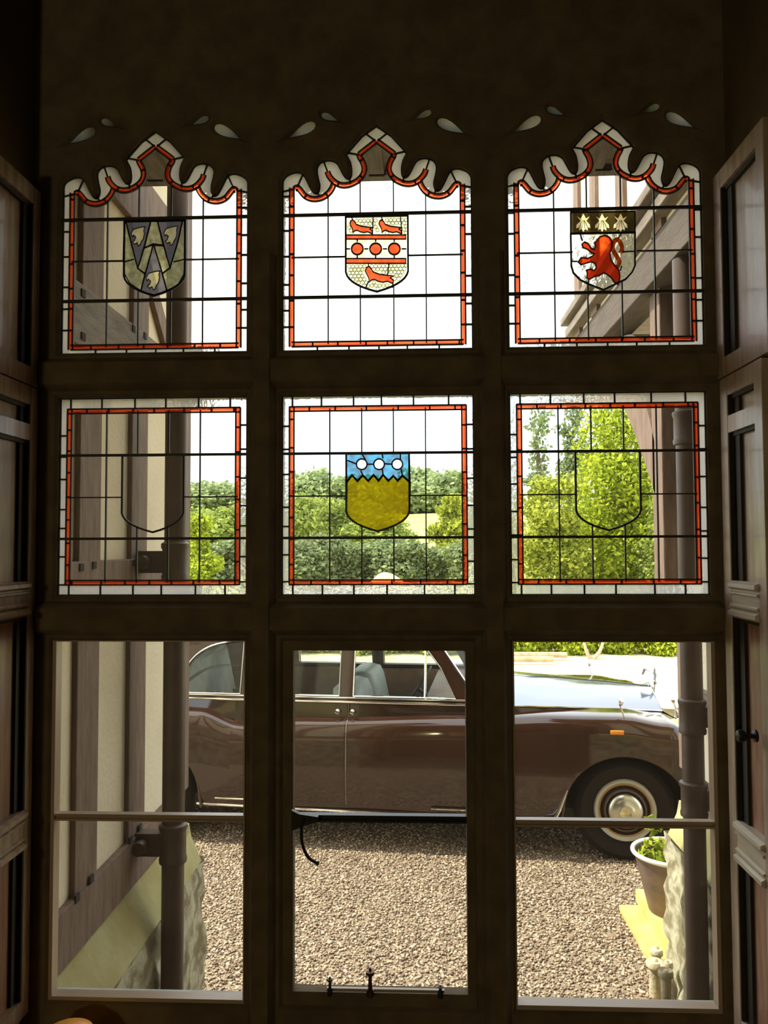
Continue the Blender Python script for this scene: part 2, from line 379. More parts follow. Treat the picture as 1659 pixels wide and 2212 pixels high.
def shield_bottom(sh, u):
    for a, b in zip(sh[1:], sh[2:]):
        if (a[0]-u)*(b[0]-u) <= 0 and abs(a[0]-b[0]) > 1e-9: return a[1]+(b[1]-a[1])*(u-a[0])/(b[0]-a[0])
    return sh[len(sh)//2][1]
mz1, mzt, mz2 = mid(826, 550)[1], mid(826, 867)[1], mid(826, 1180)[1]
RT, RB = mid(826, 213)[1], mid(826, 1512)[1]; XRM = -HW+.0268
COLS_MID = [mid(458, 867)[0], mid(697, 867)[0]]; COLS_MID += [-COLS_MID[1], -COLS_MID[0]]

def sh(pts, k): return [(p[0]+LX[k], p[1]) for p in pts]
YL0, YL1 = YG-.0035, YG+.0035
def offset_path(path, d):
    p = [Vector(q) for q in path]; out = []
    for i in range(len(p)):
        t = (p[min(i+1, len(p)-1)]-p[max(i-1, 0)]).normalized(); out.append(p[i]+Vector((-t.y, t.x))*d)
    return out
def band(mb, lead, path, k):
    mb.ribbon(sh(path, k), RW, YG-.0015, YG-.0015)
    for d in (RW/2, -RW/2): lead.ribbon(sh(offset_path(path, d), k), LW*.85, YL0, YL1)
def ticks(lead, path, k, step, start, half, w=LW):
    p = [Vector(q) for q in path]; d = start; acc = 0
    for a, b in zip(p, p[1:]):
        l = (b-a).length
        while l > 1e-9 and d <= acc+l:
            t = (b-a)/l; c = a+t*(d-acc); n = Vector((-t.y, t.x))
            lead.ribbon(sh([c-n*half, c+n*half], k), w, YL0, YL1); d += step*random.uniform(.8, 1.2)
        acc += l
def panel_up(k, label):
    root = empty('stained_glass_panel', (LX[k], YG, ZU1), label, 'stained glass', 'cusped stained glass panels in the top row of the window')
    lead, red = MB(), MB()
    for sgn in (1, -1):
        f = (lambda ps: ps) if sgn == 1 else mir
        band(red, lead, f([(XR, ZRB-RW/2), (XR, sw1[0].y+.004)]), k); band(red, lead, f(sw1), k); band(red, lead, f(sw2), k); band(red, lead, f(pk), k)
        ticks(lead, f(band_side), k, .068, .05, RW/2); ticks(lead, f(sw1), k, .06, .045, RW/2); ticks(lead, f(sw2), k, .062, .05, RW/2)
        # joints in the ripple-glass border
        z = ZU1+.07
        for dz in (.0, .055, .075, .10, .07, .09):
            z += dz*random.uniform(.8, 1.2)
            if z < sw1[0].y-.02: lead.ribbon(sh(f([(-HW, z), (XR-RW/2, z)]), k), LW, YL0, YL1)
        for a, b in (((226, 640), (134, 660)), ((245, 625), (285, 535)), ((405, 690), (392, 655)), ((466, 515), (440, 440)), ((632, 600), (628, 560)), ((697, 390), (612, 375)), ((815, 288), (745, 235))):
            lead.ribbon(sh(f([up(*a), up(*b)]), k), LW, YL0, YL1)
    band(red, lead, [(XR, ZRB), (-XR, ZRB)], k); ticks(lead, [(XR, ZRB), (-XR, ZRB)], k, .075, .06, RW/2)
    for u in np.cumsum([-.17, .09, .085, .08, .09]): lead.ribbon(sh([(u, ZU1), (u, ZRB-RW/2)], k), LW, YL0, YL1)
    lead.ribbon(sh(OUT_UP, k), LW*1.3, YL0, YL1, closed=True)
    for i, u in enumerate(COLS_UP):
        if i in (0, 3): lead.ribbon(sh([(u, ZRB), (u, inner_top(u)-.006)], k), LW*.8, YL0, YL1)
        else:
            lead.ribbon(sh([(u, ZRB), (u, shield_bottom(SH_UP, u))], k), LW*.8, YL0, YL1)
            lead.ribbon(sh([(u, zb1), (u, inner_top(u)-.006)], k), LW*.8, YL0, YL1)
    zc = up(815, 540)[1]; lead.ribbon(sh([(-.022, zc), (.022, zc)], k), LW, YL0, YL1)
    for a, b in ((XR, -.0885), (.0885, -XR)): lead.ribbon(sh([(a, zth), (b, zth)], k), LW*.8, YL0, YL1)
    plate('clear_glass', [sh(INNER_UP, k), sh(SH_UP, k)], YG, YG, 'clear', root)
    plate('border_glass', [sh(OUT_UP, k), sh(INNER_UP, k)], YG+.0005, YG+.0005, 'border', root)
    tag(red.build('ruby_border', 'red', root), 'band of ruby red glass')
    lead.build('lead_came', 'lead', root)
    for zz in (zb1, zb2):
        MB().box((LX[k]-HW, YG-.010, zz-.0042), (LX[k]+HW, YG-.0036, zz+.0042)).build('saddle_bar', 'bar', root)
    return root
def panel_mid(k, label):
    root = empty('stained_glass_panel', (LX[k], YG, ZM1), label, 'stained glass', 'square stained glass panels in the middle row of the window')
    lead, red = MB(), MB()
    out = [(-HW, ZM1), (-HW, ZM0), (HW, ZM0), (HW, ZM1)]; inn = [(XRM, RB), (XRM, RT), (-XRM, RT), (-XRM, RB)]
    for i in range(4):
        a, b = inn[i], inn[(i+1) % 4]; d = (Vector(b)-Vector(a)).normalized()*RW/2
        band(red, lead, [Vector(a)-d, Vector(b)+d], k); ticks(lead, [a, b], k, .075, .05, RW/2)
    lead.ribbon(sh(out, k), LW*1.3, YL0, YL1, closed=True)
    for s in (-1, 1):
        z = ZM1
        for dz in (.035, .07, .08, .06, .085, .075, .06):
            z += dz*random.uniform(.85, 1.15)
            if z < ZM0-.03: lead.ribbon(sh([(s*HW, z), (s*(-XRM+RW/2), z)], k), LW, YL0, YL1)
        zz = ZM0 if s > 0 else ZM1; e = RT+RW/2 if s > 0 else RB-RW/2; u = -HW
        for du in (.028, .085, .09, .085, .10, .09):
            u += du*random.uniform(.9, 1.1)
            if u < HW-.02: lead.ribbon(sh([(u, zz), (u, e)], k), LW, YL0, YL1)
    for i, u in enumerate(COLS_MID):
        if i in (0, 3): lead.ribbon(sh([(u, RB), (u, RT)], k), LW*.8, YL0, YL1)
        else:
            lead.ribbon(sh([(u, RB), (u, shield_bottom(SH_MID, u))], k), LW*.8, YL0, YL1); lead.ribbon(sh([(u, mz1), (u, RT)], k), LW*.8, YL0, YL1)
    for a, b in ((XRM, -.0885), (.0885, -XRM)): lead.ribbon(sh([(a, mzt), (b, mzt)], k), LW*.8, YL0, YL1)
    lead.ribbon(sh(SH_MID, k), LW*1.2, YL0, YL1, closed=True)
    plate('clear_glass', [sh(inn, k)]+([sh(SH_MID, k)] if k == 0 else []), YG, YG, 'clear', root)
    plate('border_glass', [sh(out, k), sh(inn, k)], YG+.0005, YG+.0005, 'border', root)
    tag(red.build('ruby_border', 'red', root), 'band of ruby red glass')
    lead.build('lead_came', 'lead', root)
    for zz in (mz1, mz2):
        MB().box((LX[k]-HW, YG-.010, zz-.0036), (LX[k]+HW, YG-.0036, zz+.0036)).build('saddle_bar', 'bar', root)
    return root
YS = YG-.0045                  # painted shield pieces sit just proud of the clear field
def local_tr(k, ox, oy, sc): return lambda x, y: (lambda q: (q.x, q.z))(atY(ox+x/sc, oy+y/sc, YG))
def piece(name, pts, mat, parent, lead=None, lw=LW*.8, y=YS, holes=()):
    o = plate(name, [pts]+list(holes), y, y, mat, parent)
    if lead is not None: lead.ribbon(pts, lw, y-.002, y+.003, closed=True)
    return o
def circle(cx, cz, r, n=20): return [(cx+r*math.cos(2*math.pi*i/n), cz+r*math.sin(2*math.pi*i/n)) for i in range(n)]

# ---- dark stone frame with its nine lights and the pierced tracery
def drop(cx, cz, L, w, ang, flip=1):
    P = []
    for i in range(18):
        a = 2*math.pi*i/18; x = math.cos(a); r = w*math.sin(a)*(.5+.5*x if True else 1)**.75
        P.append((x*L, r))
    ca, sa = math.cos(ang), math.sin(ang)
    return [(cx+flip*(x*ca-y*sa), cz+x*sa+y*ca) for x, y in P]
holes = []
LOW = {-1: (LX[-1]-HW-.006, LX[-1]+HW), 0: (LX[0]-HW+.006, LX[0]+HW-.006), 1: (LX[1]-HW, LX[1]+HW+.006)}
drops = {}
for k in (-1, 0, 1):
    holes.append(sh(OUT_UP, k))
    holes.append([(LX[k]-HW, ZM1), (LX[k]-HW, ZM0), (LX[k]+HW, ZM0), (LX[k]+HW, ZM1)])
    a, b = LOW[k]; holes.append([(a, ZB1), (a, ZB0), (b, ZB0), (b, ZB1)])
    for s in (-1, 1):
        c1 = up(285, 228); c2 = up(485, 133)
        d1 = drop(LX[k]+s*abs(c1[0]), c1[1], .042, .0175, math.radians(36), -s); d2 = drop(LX[k]+s*abs(c2[0]), c2[1], .025, .0135, math.radians(24), s)
        # big drop points outward and down, small drop points inward and up
        d1 = drop(LX[k]+s*abs(c1[0]), c1[1], .042, .021, math.radians(28), -s)
        holes += [d1, d2]; drops[(k, s)] = (d1, d2)
FX0, FX1, FZ0, FZ1 = -1.16, .93, .70, 3.90
win = plate('window_1', [[(FX0, FZ0), (FX0, FZ1), (FX1, FZ1), (FX1, FZ0)]]+holes, YG-.022, YG+.045, 'stone_in', bevel=.009, kind='structure')
win['label'] = 'dark stone window frame of nine lights with cusped heads'
# raised mullion and transom ribs of the frame (inside face)
for x in ((LX[-1]+LX[0])/2, (LX[0]+LX[1])/2):
    MB().prism([(x-.038, YG-.02), (x+.038, YG-.02), (x+.022, YG-.055), (x-.022, YG-.055)], 'z', FZ0+.05, 3.02).build('mullion', 'stone_in', win)
for zz in ((ZU1+ZM0)/2, (ZM1+ZB0)/2):
    MB().prism([(YG-.02, zz-.048), (YG-.02, zz+.048), (YG-.05, zz+.03), (YG-.05, zz-.03)], 'x', -1.06, .82).build('transom', 'stone_in', win)
zs = atY(330, 2158, YG+.03).z
MB().prism([(YG+.02, zs-.10), (YG+.02, zs+.004), (YG+.045, zs), (YG+.10, zs-.012), (YG+.10, zs-.10)], 'x', -1.06, 1.2).build('window_sill', 'sillstone', win)
tg = [d for v in drops.values() for d in v]
mb = MB()
for d in tg: mb.add([(x, YG-.012, z) for x, z in d], [tuple(range(len(d)))])
mb.build('tracery_glass', 'border', win)

UPL = ['cusped stained glass panel with blue-grey shield of three pale eagle heads', 'cusped stained glass panel with shield of red birds and red roundels', 'cusped stained glass panel with red lion shield under three scallop shells']
MDL = ['plain-shield stained glass panel on the left, in front of the timbered wall and pipe', 'square stained glass panel with olive gold and blue zigzag shield', 'plain-shield stained glass panel on the right, in front of the green trees']
PU = {k: panel_up(k, UPL[k+1]) for k in (-1, 0, 1)}
PM = {k: panel_mid(k, MDL[k+1]) for k in (-1, 0, 1)}

# ---- arms: eagle heads (left)
T = local_tr(-1, 100, 220, 3.4563)
def tp(pts, tr): return [tr(*p) for p in pts]
S = empty('shield', (LX[-1], YG, zb1)); S.parent = PU[-1]; S.location = (0, 0, zb1-ZU1)
lead = MB(); lead.ribbon(sh(SH_UP, -1), LW*1.3, YS-.002, YS+.003, closed=True)
for pl in ([(588, 900), (600, 900), (640, 1060), (688, 1248), (742, 1290), (712, 1415), (630, 1362), (590, 1290), (580, 1180)], [(1022, 893), (1035, 890), (1041, 1180), (1033, 1290), (985, 1378), (905, 1418), (870, 1287), (928, 1245), (985, 1060)]):
    piece('shield_ground', tp(pl, T), 'pale', S, lead)
eh0 = [(630, 985), (650, 955), (700, 940), (745, 935), (735, 965), (740, 990), (730, 1030), (715, 1050), (705, 1075), (690, 1085), (680, 1060), (660, 1070), (640, 1055), (660, 1040), (668, 1015), (650, 1000), (638, 1012)]
eh = lambda dx, dy: tp([(690+(x-690)*.90+dx, 1005+(y-1005)*.95+dy) for x, y in eh0], T)
E1, E2, E3 = eh(3, 0), eh(246, -5), eh(114, 328)
for nm, pts, mt, hl in [('blue_field', [(600, 900), (785, 897), (690, 1250), (640, 1060)], 'slate', [E1]), ('blue_field', [(835, 897), (1022, 893), (985, 1060), (930, 1245)], 'slate', [E2]),
        ('blue_field', [(805, 1070), (870, 1285), (908, 1418), (805, 1455), (710, 1418), (745, 1285)], 'slate', [E3]),
        ('chevron', [(785, 897), (835, 897), (877, 1075), (805, 1065), (738, 1095)], 'pale', []), ('chevron', [(735, 1098), (803, 1070), (744, 1288), (688, 1248)], 'pale', []), ('chevron', [(808, 1075), (880, 1080), (930, 1245), (871, 1285)], 'pale', [])]:
    piece(nm, tp(pts, T), mt, S, lead, holes=hl)
for a, b in (((583, 1200), (660, 1180)), ((955, 1200), (1038, 1180))): lead.ribbon([T(*a), T(*b)], LW*.8, YS-.002, YS+.002)
for E_ in (E1, E2, E3): piece('eagle_head', E_, 'cream', S, lead, LW*.45)
lead.build('shield_lead', 'lead', S)
# ---- arms: birds and roundels (centre)
T = local_tr(0, 570, 220, 3.3857)
S = empty('shield'); S.parent = PU[0]; S.location = (0, 0, zb1-ZU1)
lead = MB(); bars = [tp([(603, y0), (1038, y0), (1038, y1), (603, y1)], T) for y0, y1 in ((978, 1008), (1150, 1185))]
rds = [circle(*T(x, 1080), .0165) for x in (684, 818, 954)]
bd = [(742, 1245), (750, 1222), (768, 1212), (786, 1228), (800, 1250), (845, 1265), (900, 1272), (952, 1276), (925, 1288), (948, 1305), (945, 1328), (905, 1312), (870, 1318), (835, 1312), (812, 1300), (790, 1302), (770, 1318), (768, 1290), (755, 1268)]
brs = [tp([(750+(x-750)*sx+dx, 1270+(y-1270)*sx*1.1+dy) for x, y in bd], T) for dx, dy, sx in ((0, 0, 1), (-114, -352, .80), (98, -352, .80))]
piece('shield_ground', sh(SH_UP, 0), 'cream', S, lead, LW*1.2, holes=bars+rds+brs)
for q in bars: piece('red_bar', q, 'vermil', S, lead, LW*.6)
for q in rds: piece('red_roundel', q, 'vermil', S, lead, LW*.9)
for q in brs: piece('red_bird', q, 'vermil', S, lead, LW*.6)
dp = MB()
def inside(p, L):
    r = False
    for (x1, y1), (x2, y2) in zip(L, L[1:]+L[:1]):
        if (y1 > p[1]) != (y2 > p[1]) and p[0] < (x2-x1)*(p[1]-y1)/(y2-y1)+x1: r = not r
    return r
shp = sh(SH_UP, 0); x0_, z0_ = T(597, 1400)
for j in range(28):
    for i in range(20):
        c_ = (x0_+(i+.5*(j % 2))*.0108, z0_+j*.0094); ring = circle(c_[0], c_[1], .0050, 10)
        if all(inside(q, shp) for q in ring) and not any(inside(q, L) for q in ring for L in bars+rds+brs) and not (bars[0][0][1] > c_[1] > bars[1][2][1]):
            dp.ribbon(ring, .0013, YS-.0006, YS+.0004, closed=True)
dp.build('diaper_circles', 'olive', S, kind='stuff')
for x in (684, 818, 954):
    for y0, y1 in ((1010, 1028), (1130, 1150)): lead.ribbon([T(x, y0), T(x, y1)], LW*.9, YS-.002, YS+.002)
for a, b in ((600, 632), (735, 765), (870, 902), (1006, 1042)): lead.ribbon([T(a, 1080), T(b, 1080)], LW*.7, YS-.002, YS+.002)
for p in ([(768, 1212), (765, 1190)], [(745, 1365), (765, 1318)], [(905, 1270), (915, 1190)], [(945, 1325), (940, 1365)], [(640, 845), (650, 865)], [(800, 850), (795, 975)], [(860, 850), (870, 870)], [(1000, 848), (1010, 970)]):
    lead.ribbon([T(*q) for q in p], LW*.7, YS-.002, YS+.002)
lead.build('shield_lead', 'lead', S)
# ---- arms: lion and scallops (right)
T = local_tr(1, 1060, 220, 3.318)
S = empty('shield'); S.parent = PU[1]; S.location = (0, 0, zb1-ZU1)
lead = MB()
lion = [(762, 985), (778, 964), (815, 952), (850, 968), (868, 1000), (866, 1050), (852, 1090), (862, 1140), (890, 1182), (918, 1215), (926, 1260), (922, 1300), (900, 1316), (880, 1300), (862, 1270), (820, 1238), (802, 1236), (772, 1255), (740, 1262), (700, 1285), (680, 1270), (690, 1240), (678, 1215), (710, 1205), (735, 1218), (752, 1195), (745, 1165), (718, 1152), (680, 1160), (640, 1175), (618, 1152), (640, 1120), (690, 1125), (722, 1110), (738, 1090), (715, 1085), (690, 1060), (655, 1045), (646, 1020), (665, 1003), (690, 1013), (715, 1050), (737, 1060), (747, 1030), (738, 1010)]
lnp = tp([(805+(x-805)*.97, 1130+(y-1130)*.955) for x, y in lion], T)
piece('shield_ground', tp([(571, 950), (575, 1180), (590, 1230), (640, 1280), (700, 1310), (805, 1352), (900, 1305), (965, 1275), (1010, 1225), (1030, 1180), (1030, 942)], T), 'field', S, lead, LW*1.1, holes=[lnp])
def scallop(cx, cy):
    P = [(-48, -40), (-20, -25), (0, -60), (20, -25), (48, -40), (22, -8), (52, 20), (55, 45), (35, 38), (32, 62), (14, 48), (0, 70), (-14, 48), (-32, 62), (-35, 38), (-55, 45), (-52, 20), (-22, -8)]
    return tp([(cx+x*.92, cy+y) for x, y in P], T)
scs = [scallop(cx, 866) for cx in (662, 796, 928)]
piece('chief', tp([(570, 797), (1030, 790), (1030, 940), (571, 948)], T), 'umber', S, lead, LW*.8, holes=scs)
for cx, q in zip((662, 796, 928), scs):
    piece('scallop_shell', q, 'cream', S)
    for r_ in (-26, -9, 9, 26): lead.ribbon([T(cx+r_*.25, 855), T(cx+r_*1.3, 912)], LW*.22, YS-.002, YS+.001)
mn = tp([(775, 990), (800, 975), (838, 980), (852, 1012), (846, 1058), (820, 1085), (785, 1080), (768, 1060), (772, 1022)], T)
piece('lion', lnp, 'lion', S, lead, LW*.7, holes=[mn]); piece('lion_mane', mn, 'lion_hi', S)
tl = MB(); tl.ribbon(catmull(tp([(898, 1195), (918, 1150), (892, 1105), (872, 1060), (878, 1015), (902, 993), (924, 1015), (938, 1060), (922, 1090)], T), 4), .0120, YS-.002, YS-.002); tl.build('lion_tail', 'lion_hi', S)
for p in ([(640, 955), (655, 1000)], [(575, 1148), (620, 1148)], [(930, 950), (910, 985)], [(940, 1080), (1030, 1075)], [(925, 1215), (935, 1180)], [(690, 1310), (700, 1285)], [(915, 1310), (905, 1318)], [(568, 948), (1030, 940)]):
    lead.ribbon([T(*q) for q in p], LW*.8, YS-.002, YS+.002)
lead.build('shield_lead', 'lead', S)
# ---- arms: blue chief and gold field (middle centre)
T = local_tr(0, 580, 820, 3.4563)
S = empty('shield'); S.parent = PM[0]; S.location = (0, 0, mz1-ZM1)
lead = MB(); zig = [(585, 765), (625, 715), (665, 758), (705, 715), (745, 758), (785, 712), (822, 756), (856, 712), (895, 756), (932, 720), (965, 756), (1000, 718), (1057, 768)]
gold = tp(zig, T)+list(reversed(sh(SH_MID, 0)[1:-1]))
piece('gold_field', gold, 'gold', S, lead, LW*1.2)
wr = [circle(*T(x, 633), .0150) for x in (697, 826, 962)]
piece('blue_chief', [sh(SH_MID, 0)[0]]+tp(zig, T)+[sh(SH_MID, 0)[-1]], 'blue', S, lead, LW*1.2, holes=wr)
for q in wr: piece('white_roundel', q, 'white_g', S, lead, LW*.9)
for p in ([(590, 605), (655, 630)], [(735, 633), (785, 633)], [(868, 630), (920, 633)], [(700, 560), (725, 600)], [(850, 560), (855, 590)], [(985, 560), (985, 600)], [(690, 680), (705, 715)], [(850, 670), (856, 712)], [(990, 670), (1000, 718)]):
    lead.ribbon([T(*q) for q in p], LW*.9, YS-.002, YS+.002)
lead.build('shield_lead', 'lead', S)

# ---- lower lights
def low_light(n, k, fw, zbar, bar_mat, fr_mat, yb0, yb1):
    a, b = LOW[k]; z0, z1 = ZB1, ZB0
    root = empty('window_%d' % n, (LX[k], YG, z0), kind='structure')
    fm = MB()
    for q in ((a, z0, a+fw[0], z1), (b-fw[2], z0, b, z1), (a+fw[0], z0, b-fw[2], z0+fw[3]), (a+fw[0], z1-fw[1], b-fw[2], z1)): fm.box((q[0], YG-.016, q[1]), (q[2], YG+.02, q[3]))
    fm.build('window_frame', fr_mat, root)
    m = MB()
    m.box((a+fw[0], YG-.012, zbar-.0095), (b-fw[2], YG+.012, zbar-.0035)); m.box((a+fw[0], YG-.006, zbar-.0035), (b-fw[2], YG+.006, zbar+.0035)); m.box((a+fw[0], YG-.012, zbar+.0035), (b-fw[2], YG+.012, zbar+.0095))
    m.build('glazing_bar', bar_mat, root)
    for q0, q1 in ((z0+fw[3], zbar-.0095), (zbar+.0095, z1-fw[1])):
        MB().add([(a+fw[0], YG, q0), (b-fw[2], YG, q0), (b-fw[2], YG, q1), (a+fw[0], YG, q1)], [(0, 1, 2, 3)]).build('pane', 'clear', root)
    return root
w2 = low_light(2, -1, (.010, .003, .004, .010), ZT, 'steel', 'steel', 0, 0)
ca, cb = atY(635, 1700, YG).x, atY(1007, 1700, YG).x
w3 = low_light(3, 0, (ca-LOW[0][0], ZB0-atY(820, 1404, YG).z, LOW[0][1]-cb, atY(820, 2138, YG).z-ZB1), ZT+.004, 'iron', 'stone_in', 0, 0)
w4 = low_light(4, 1, (.004, .003, .010, .012), ZT-.003, 'steel', 'steel', 0, 0)
# casement fastener, curved handle on the left edge of the centre casement
h = empty('casement_handle', atY(655, 1765, YG-.03)); h.parent = w3; h.location = atY(655, 1765, YG-.03)-w3.location
pth = [atY(x, y, YG-.035) for x, y in ((656, 1768), (652, 1790), (652, 1815), (658, 1838), (668, 1854), (680, 1862), (689, 1866))]
MB().tube(catmull(pth, 4), [.0042]*22+[.0055, .006, .0055], 10).build('handle_grip', 'iron', h, smooth=True)
MB().prism([(p.x, p.z) for p in (atY(x, y, YG) for x, y in ((634, 1742), (650, 1750), (690, 1756), (690, 1766), (660, 1775), (634, 1786)))], 'y', YG-.034, YG-.018).build('handle_plate', 'iron', h)
st = empty('casement_stay'); st.parent = w3
zs0 = atY(820, 2138, YG-.03).z
MB().box((atY(706, 2135, YG-.03).x, YG-.034, zs0-.004), (atY(960, 2135, YG-.03).x, YG-.024, zs0+.0035)).build('stay_bar', 'steel', st)
def pin(px, top, r, mat):
    z1 = atY(px, top, YG-.035).z; x = atY(px, 2130, YG-.035).x; h_ = z1-zs0
    MB().lathe([(r*1.3, -.012), (r*1.3, .004), (r*.75, .008), (r*.6, h_*.55), (r*.8, h_*.68), (r*1.55, h_*.74), (r*1.5, h_*.84), (r*.5, h_*.88), (r*.45, h_)], (x, YG-.040, zs0), n=14).build('stay_pin', mat, st, smooth=True)
pin(713, 2108, .0052, 'iron'); pin(800, 2088, .0078, 'brass'); pin(951, 2126, .0055, 'iron')

# ================================================================== ROOM
def st_box(name, a, b, mat): return MB().box(a, b).build(name, mat, kind='structure')
YI = 1.87
SOF = 3.86
m = MB(); m.box((-3.2, YI, .65), (-1.10, YG+.02, 4.3)); m.box((.86, YI, .65), (3.2, YG+.02, 4.3)); m.box((-1.10, YI, SOF), (.86, YG+.02, 4.3)); m.box((-1.10, YI, .65), (.86, YG-.024, .78)); m.box((-1.10, YG+.05, 0), (1.31, YG+.10, .80)); m.box((-1.10, YG+.046, 3.55), (1.31, YG+.10, 4.3)); m.box((.86, YG+.02, 0), (1.31, YG+.05, 4.3))
m.build('wall_front', 'wall_in', kind='structure')
st_box('wall_left', (-3.3, -3.2, .65), (-3.2, YI+.3, 4.3), 'wall_in'); st_box('wall_right', (3.2, -3.2, .65), (3.3, YI+.3, 4.3), 'wall_in'); st_box('wall_back', (-3.3, -3.3, .65), (3.3, -3.2, 4.3), 'wall_in')
st_box('floor', (-3.3, -3.3, .50), (3.3, YI+.3, .65), 'floor'); st_box('ceiling', (-3.3, -3.3, 4.3), (3.3, YG+.10, 4.45), 'wall_in')
st_box('trim_1', (-1.095, YI-.03, .78), (.855, YG-.024, .815), 'oak')
# panelled shutters folded back into the reveals
def shutter(side, y0, y1, panels, label, mat, knob=False):
    """side -1 left, +1 right; y0 outer edge, y1 inner edge of the leaf; panels: list of (z0,z1)"""
    X = -1.066 if side < 0 else .820
    zt, zb = panels[0][1]+.05, panels[-1][0]-.05
    if side > 0: sw = ((y0, y0-.047), (y1+.045, y1))
    else: sw = ((y0, y0-.04), (y1+.05, y1))
    root = empty('window_shutter', (X, y0, zb), label, 'shutter', 'panelled window shutters folded into the window reveal')
    xs = lambda d: X+side*d
    for a, b in sw: MB().box((xs(0), a, zb), (xs(.03), b, zt)).build('stile', mat, root, bevel=.002)
    a, b = sw[0][1], sw[1][0]
    edges = [zt]+[q for p in panels for q in (p[1], p[0])]+[zb]
    for i in range(0, len(edges), 2):
        r0, r1 = edges[i+1], edges[i]
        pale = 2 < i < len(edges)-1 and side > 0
        rm = MB().box((xs(.001), a, r0), (xs(.028), b, r1))
        if r1-r0 > .06 and 0 < i < len(edges)-2:
            for q, dd in ((r0, 1), (r1, -1)):    # planted mouldings with a sloped face
                rm.prism([(xs(.003), q), (xs(-.010), q+dd*.006), (xs(-.010), q+dd*.016), (xs(.001), q+dd*.022)], 'y', a, b)
                rm.prism([(xs(.003), q+dd*.026), (xs(-.005), q+dd*.028), (xs(-.005), q+dd*.033), (xs(.001), q+dd*.036)], 'y', a, b)
        rm.build('rail', 'oak_pale' if pale else mat, root)
    for j, (z0, z1) in enumerate(panels):
        MB().box((xs(.022), a+.0, z0), (xs(.03), b, z1)).build('panel', mat if (j < 2 or len(panels) < 3) else ('oak_red' if side > 0 else 'oak_brown'), root)
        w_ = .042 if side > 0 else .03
        bd_ = MB().box((xs(.002), a-.004, z0), (xs(.022), a, z1)).box((xs(.014), a-w_, z0), (xs(.0225), a, z1)).box((xs(.010), a, z1-.010), (xs(.0225), b, z1)).box((xs(.010), b, z0), (xs(.0225), b+.005, z1))  # added dark strips: shade of the panel groove painted as colour
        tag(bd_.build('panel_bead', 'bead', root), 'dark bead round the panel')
    if knob:
        p = atX(1634, 1590, X)
        MB().lathe([(.015, 0), (.015, -.005), (.006, -.009), (.005, -.022), (.013, -.028), (.016, -.037), (.013, -.045), (.004, -.048)], p, axis='x', n=18).build('knob', 'iron', root, smooth=True)
    return root
UPP = [(2.70, 3.16)]; LWP = [(2.54, 2.595), (2.107, 2.495), (1.49, 2.012), (.985, 1.385)]
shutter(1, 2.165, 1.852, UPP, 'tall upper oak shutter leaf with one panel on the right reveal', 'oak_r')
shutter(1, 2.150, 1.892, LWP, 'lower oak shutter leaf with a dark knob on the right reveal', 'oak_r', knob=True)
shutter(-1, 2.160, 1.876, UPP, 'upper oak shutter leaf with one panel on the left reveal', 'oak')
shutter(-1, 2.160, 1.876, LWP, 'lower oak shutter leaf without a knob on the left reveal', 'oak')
p = atY(146, 2211, 2.03)
ro = MB(); ro.lathe([(.04, 0), (.075, .015), (.092, .06), (.088, .11), (.062, .15), (.03, .168), (.0, .172)], (p.x, p.y, .815), n=30)
_hs = (p.z-.815)/.172
ro.v = [(a, b, .815+(c-.815)*_hs) for a, b, c in ro.v]
tag(ro.build('ornament', 'orange', smooth=True), 'rounded orange ornament on the window board at bottom left', 'ornament')

# ================================================================== OUTSIDE: HOUSE WINGS
def wing(X, side, yend, label, posts, rails):
    """side -1: left wing (visible face looks +x), +1: right wing"""
    root = empty('house_wing', (X, yend, 0), label, 'building')
    xo = X+side*2.4; y0 = YG+.11; d = side
    MB().box((X+d*.018, y0, .93), (xo, yend-.02, 5.4)).build('plaster_wall', 'plaster', root)
    for a, b in posts: MB().box((X, a, 1.105), (X+d*.10, b, 5.4)).build('timber_post', 'timber', root, bevel=.004)
    for i, (z0, z1, mt, nm) in enumerate(rails): MB().box((X-d*.006, y0, z0), (X+d*.12, yend, z1)).build(nm, mt, root, bevel=.004)
    # end face timbers
    for i in range(5):
        x = X+d*(.05+i*.55); MB().box((x-.07, yend-.10, 1.105), (x+.07, yend+.004, 5.4)).build('timber_post', 'timber', root)
    MB().box((X, yend-.1, .93), (xo, yend+.008, 1.11)).build('sill_beam', 'timber', root)
    # weathered cap and rough plinth
    c = MB().prism([(X+d*.10, .935), (X, .935), (X-d*.075, .765), (X+d*.10, .765)], 'y', y0, yend+.03); c.build('plinth_cap', 'cap', root)
    MB().prism([(yend-.2, .935), (yend+.02, .935), (yend+.09, .80), (yend+.09, .765), (yend-.2, .765)], 'x', X-d*.02, xo).build('plinth_cap', 'cap', root)
    g = []; rnd = random.Random(3+side); n, mz = 26, 14; Lr = []
    for j in range(mz+1):
        z = .765*(1-j/mz)-(.03 if j == mz else 0)
        Lr.append([(X-d*(.075+rnd.uniform(-.012, .016)), y0+(yend+.08-y0)*i/n, z) for i in range(n+1)]+[(X+d*(.02+2.3*i/8), yend+.09+rnd.uniform(-.01, .012), z) for i in range(9)])
    mp = MB(); mp.grid(Lr); mp.build('plinth', 'rub', root, smooth=True, angle=70)
    MB().prism([(X-d*.35, 5.4), (xo, 5.4), ((X+xo)/2, 6.6)], 'y', y0-.3, yend+.3).build('roof', 'roof', root)
    return root
YX = lambda px, X: X*FPX/(px-901.26)
XLW, XRW = -1.07, 1.31
